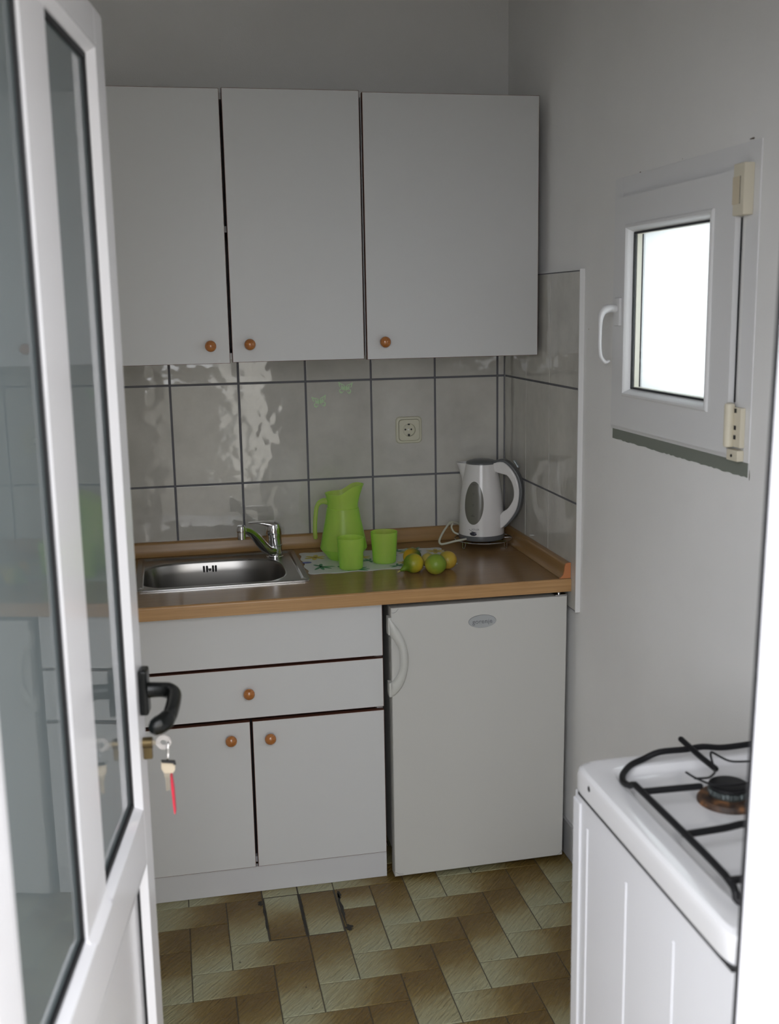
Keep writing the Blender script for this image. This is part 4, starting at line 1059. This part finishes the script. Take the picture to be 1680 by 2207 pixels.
# hob top: rounded outer, recessed pan
bm = new_bm(); N = 160
cxs, cys, ax, ay = (SX + SXR) / 2, (SYB + SYF) / 2, (SXR - SX) / 2, (SYB - SYF) / 2
L_ = []
for ins, z, e in ((0.0006, -.040, 22), (0, -.036, 22), (0, -.012, 22), (.0015, -.005, 20), (.006, -.0005, 18), (.012, .0, 18), (.036, 0, 14), (.041, -.002, 12), (.046, -.009, 11), (.053, -.013, 10), (.075, -.014, 9), (.1, -.014, 9)):
    L_.append([bm.verts.new((*sup(cxs, cys, ax - ins, ay - ins, e, 2 * PI * (i + .5) / N), SZ + z)) for i in range(N)])
for a, b_ in zip(L_, L_[1:]):
    for i in range(N): bm.faces.new((a[i], a[(i + 1) % N], b_[(i + 1) % N], b_[i]))
bm.faces.new(L_[-1]); bm.faces.new(list(reversed(L_[0])))
obj('hob', bm, M['enamel'], r, ang=30, label='glossy white enamel hob top')
bm = new_bm(); add_lathe(bm, [(.0045, 0), (.0045, .0007)], 16, Matrix.Translation((SX + .0004, -1.868, SZ - .016)) @ Matrix.Rotation(-PI / 2, 4, 'Y')); obj('screw_hole', bm, M['black_matte'], r)
# burner
HZ = SZ - .014
def burner(x, y, s):
    bm = new_bm(); add_lathe(bm, [(.047 * s, 0), (.047 * s, .003), (.043 * s, .008), (.030 * s, .010), (.028 * s, .011)], 48, Matrix.Translation((x, y, HZ))); b0 = obj('burner', bm, M['burnt'], r, ang=40, label='burner with scorched brown base')
    bm = new_bm()
    def cr(k, t, rr, z): return rr * (1 - .05 * (math.sin(t * 20) > 0)) if z > .012 else rr
    add_lathe(bm, [(.028 * s, .009), (.029 * s, .012), (.031 * s, .014), (.031 * s, .021), (.029 * s, .022)], 120, Matrix.Translation((x, y, HZ)), rfun=cr); obj('burner_crown', bm, M['alu'], b0, ang=30)
    bm = new_bm(); add_lathe(bm, [(.029 * s, .0215), (.0305 * s, .023), (.0300 * s, .0265), (.026 * s, .0285), (.0005, .029)], 48, Matrix.Translation((x, y, HZ))); obj('burner_cap', bm, M['black_enamel'], b0, ang=40)
burner(-.275, -1.957, .95); burner(-.115, -1.955, .9); burner(-.292, -2.165, .85); burner(-.115, -2.175, 1.0)
# pan support
GZ = SZ + .018; GX0, GX1, GY0, GY1 = -.4125, -.045, -2.262, -1.838
bm = new_bm(); rr = .0049
loop = [(GX0, -1.965, GZ), (GX0, -1.935, GZ - .002), (GX0, -1.918, GZ - .010), (GX0 + .002, -1.893, GZ - .016), (GX0 + .012, -1.868, GZ - .016), (GX0 + .034, -1.846, GZ - .013), (GX0 + .058, GY1, GZ - .009), (GX0 + .085, GY1, GZ), (-.285, GY1, GZ), (-.255, GY1, GZ + .0015), (-.225, GY1, GZ - .003), (-.19, GY1, GZ - .003), (-.14, GY1, GZ), (GX1 - .06, GY1, GZ), (GX1 - .03, -1.846, GZ - .012), (GX1, -1.88, GZ - .016), (GX1, -1.935, GZ), (GX1, -2.20, GZ), (GX1, -2.235, GZ - .014), (GX1 - .03, GY0, GZ - .016), (GX1 - .08, GY0, GZ), (GX0 + .08, GY0, GZ), (GX0 + .03, GY0 + .004, GZ - .014), (GX0, -2.235, GZ - .016), (GX0, -2.20, GZ)]
add_tube(bm, smooth_path(loop, 4, closed=True), rr, 10, closed=True)
ps = obj('pan_support', bm, M['black_enamel'], r, ang=60)
bm = new_bm()
add_tube(bm, [(GX0, -1.962, GZ), (-.325, -1.965, GZ)], rr, 10)
add_tube(bm, smooth_path([(GX0, -2.094, GZ), (-.355, -2.090, GZ), (-.325, -2.090, GZ + .003), (-.30, -2.092, GZ - .001), (-.27, -2.092, GZ - .002), (-.2, -2.092, GZ), (-.12, -2.092, GZ), (GX1, -2.092, GZ)], 4), rr, 10)
add_tube(bm, [(GX0, -2.214, GZ), (-.335, -2.214, GZ)], rr, 10)
add_tube(bm, [(-.279, -1.812, GZ + .006), (-.276, -1.875, GZ + .001), (-.274, -1.915, GZ)], rr * .95, 10)
add_tube(bm, [(-.13, -1.838, GZ), (-.13, -1.915, GZ)], rr, 10); add_tube(bm, [(GX1, -1.962, GZ), (-.085, -1.962, GZ)], rr, 10); add_tube(bm, [(GX1, -2.214, GZ), (-.08, -2.214, GZ)], rr, 10)
obj('support_arm', bm, M['black_enamel'], ps, ang=60)
# small wire reducer resting over the burner
bm = new_bm(); zz = GZ + .0055; c = (-.275, -1.96)
def wl(x, y, z=0): return (c[0] + x, c[1] + y, zz + z)
add_tube(bm, smooth_path([wl(.075, .045), wl(.045, .048), wl(.028, .052, .001), wl(.018, .064, .004), wl(.012, .078, .006), wl(.006, .070, .005), wl(.0, .052, .0), wl(-.004, .038, -.005), wl(-.012, .026, -.004), wl(-.028, .012, -.002), wl(-.050, .010, 0)], 5), .0017, 7)
add_tube(bm, smooth_path([wl(-.055, .028, .002), wl(-.048, .010, .0), wl(-.030, -.008, -.004), wl(0, -.016, -.004), wl(.03, -.012, -.003), wl(.05, 0, -.001)], 5), .0017, 7)
obj('wire_reducer', bm, M['black_enamel'], label='small black wire ring stand lying over the stove burner', cat='stove accessory')

# ------------------------------------------------------------------ light, sky, camera
w = bpy.data.worlds.new('World'); scene.world = w; w.use_nodes = True
bg = w.node_tree.nodes['Background']; bg.inputs['Color'].default_value = (.94, .962, 1.0, 1); bg.inputs['Strength'].default_value = 2.6
tc = w.node_tree.nodes.new('ShaderNodeTexCoord'); dp = w.node_tree.nodes.new('ShaderNodeVectorMath'); dp.operation = 'DOT_PRODUCT'; dp.inputs[1].default_value = Vector((-.80, -.5, .33)).normalized()
mr = w.node_tree.nodes.new('ShaderNodeMapRange'); mr.inputs['From Min'].default_value = .1; mr.inputs['From Max'].default_value = 1; mr.inputs['To Min'].default_value = 2.4; mr.inputs['To Max'].default_value = 6.5   # overcast sky, brighter to the south-west
w.node_tree.links.new(tc.outputs['Generated'], dp.inputs[0]); w.node_tree.links.new(dp.outputs['Value'], mr.inputs['Value']); w.node_tree.links.new(mr.outputs['Result'], bg.inputs['Strength'])
def portal(name, loc, rot, sx, sy):
    L = bpy.data.lights.new(name, 'AREA'); L.shape = 'RECTANGLE'; L.size = sx; L.size_y = sy; L.cycles.is_portal = True
    o = bpy.data.objects.new(name, L); COL.objects.link(o); o.location = loc; o.rotation_euler = rot; return o
portal('doorway_sky_portal', ((DXL + JX) / 2, YF - .11, DZ / 2), (PI / 2, 0, 0), JX - DXL, DZ)      # emits towards +y
portal('window_sky_portal', (PX + .11, (iy0 + iy1) / 2, (iz0 + iz1) / 2), (0, PI / 2, 0), iz1 - iz0 + .02, iy1 - iy0 + .02)

sun = bpy.data.lights.new('sun', 'SUN'); sun.energy = 8; sun.angle = math.radians(2); sun.color = (1, .97, .92)   # added hazy sun: brightens the yard for the tile reflections, misses the doorway
so_ = bpy.data.objects.new('sun', sun); COL.objects.link(so_); so_.location = (-3, 8, 8)
so_.rotation_euler = Vector((-.25, .72, .62)).to_track_quat('Z', 'Y').to_euler()
f_px, W_, H_ = 2357.2463, 1680, 2207
rx, ro, rz = -.1862, -.0177, -.1986
Fv = Vector((-math.sin(rz) * math.cos(rx), math.cos(rz) * math.cos(rx), math.sin(rx)))
Rv = Vector((math.cos(rz), math.sin(rz), 0)); Uv = Rv.cross(Fv)
c_, s_ = math.cos(ro), math.sin(ro)
R2 = c_ * Rv + s_ * Uv; U2 = -s_ * Rv + c_ * Uv
cam = bpy.data.cameras.new('camera'); co = bpy.data.objects.new('camera', cam); COL.objects.link(co)
Mx = Matrix((R2, U2, -Fv)).transposed().to_4x4(); Mx.translation = Vector((-1.0466, -3.3215, 1.557)); co.matrix_world = Mx
cam.sensor_fit = 'VERTICAL'; cam.sensor_height = 22.3; cam.sensor_width = 22.3 * W_ / H_; cam.lens = f_px / H_ * 22.3
cam.clip_start = .02; cam.clip_end = 100
cam.dof.use_dof = True; cam.dof.focus_distance = 3.1; cam.dof.aperture_fstop = cam.lens / 7.5
scene.camera = co
vs = scene.view_settings; vs.view_transform = 'Standard'; vs.look = 'None'; vs.gamma = 1; vs.use_curve_mapping = False; vs.exposure = 0.33
scene.cycles.use_denoising = True
scene.cycles.max_bounces = 14; scene.cycles.diffuse_bounces = 8; scene.cycles.glossy_bounces = 6; scene.cycles.transmission_bounces = 8; scene.cycles.transparent_max_bounces = 16
scene.cycles.sample_clamp_indirect = 6; scene.cycles.caustics_reflective = False
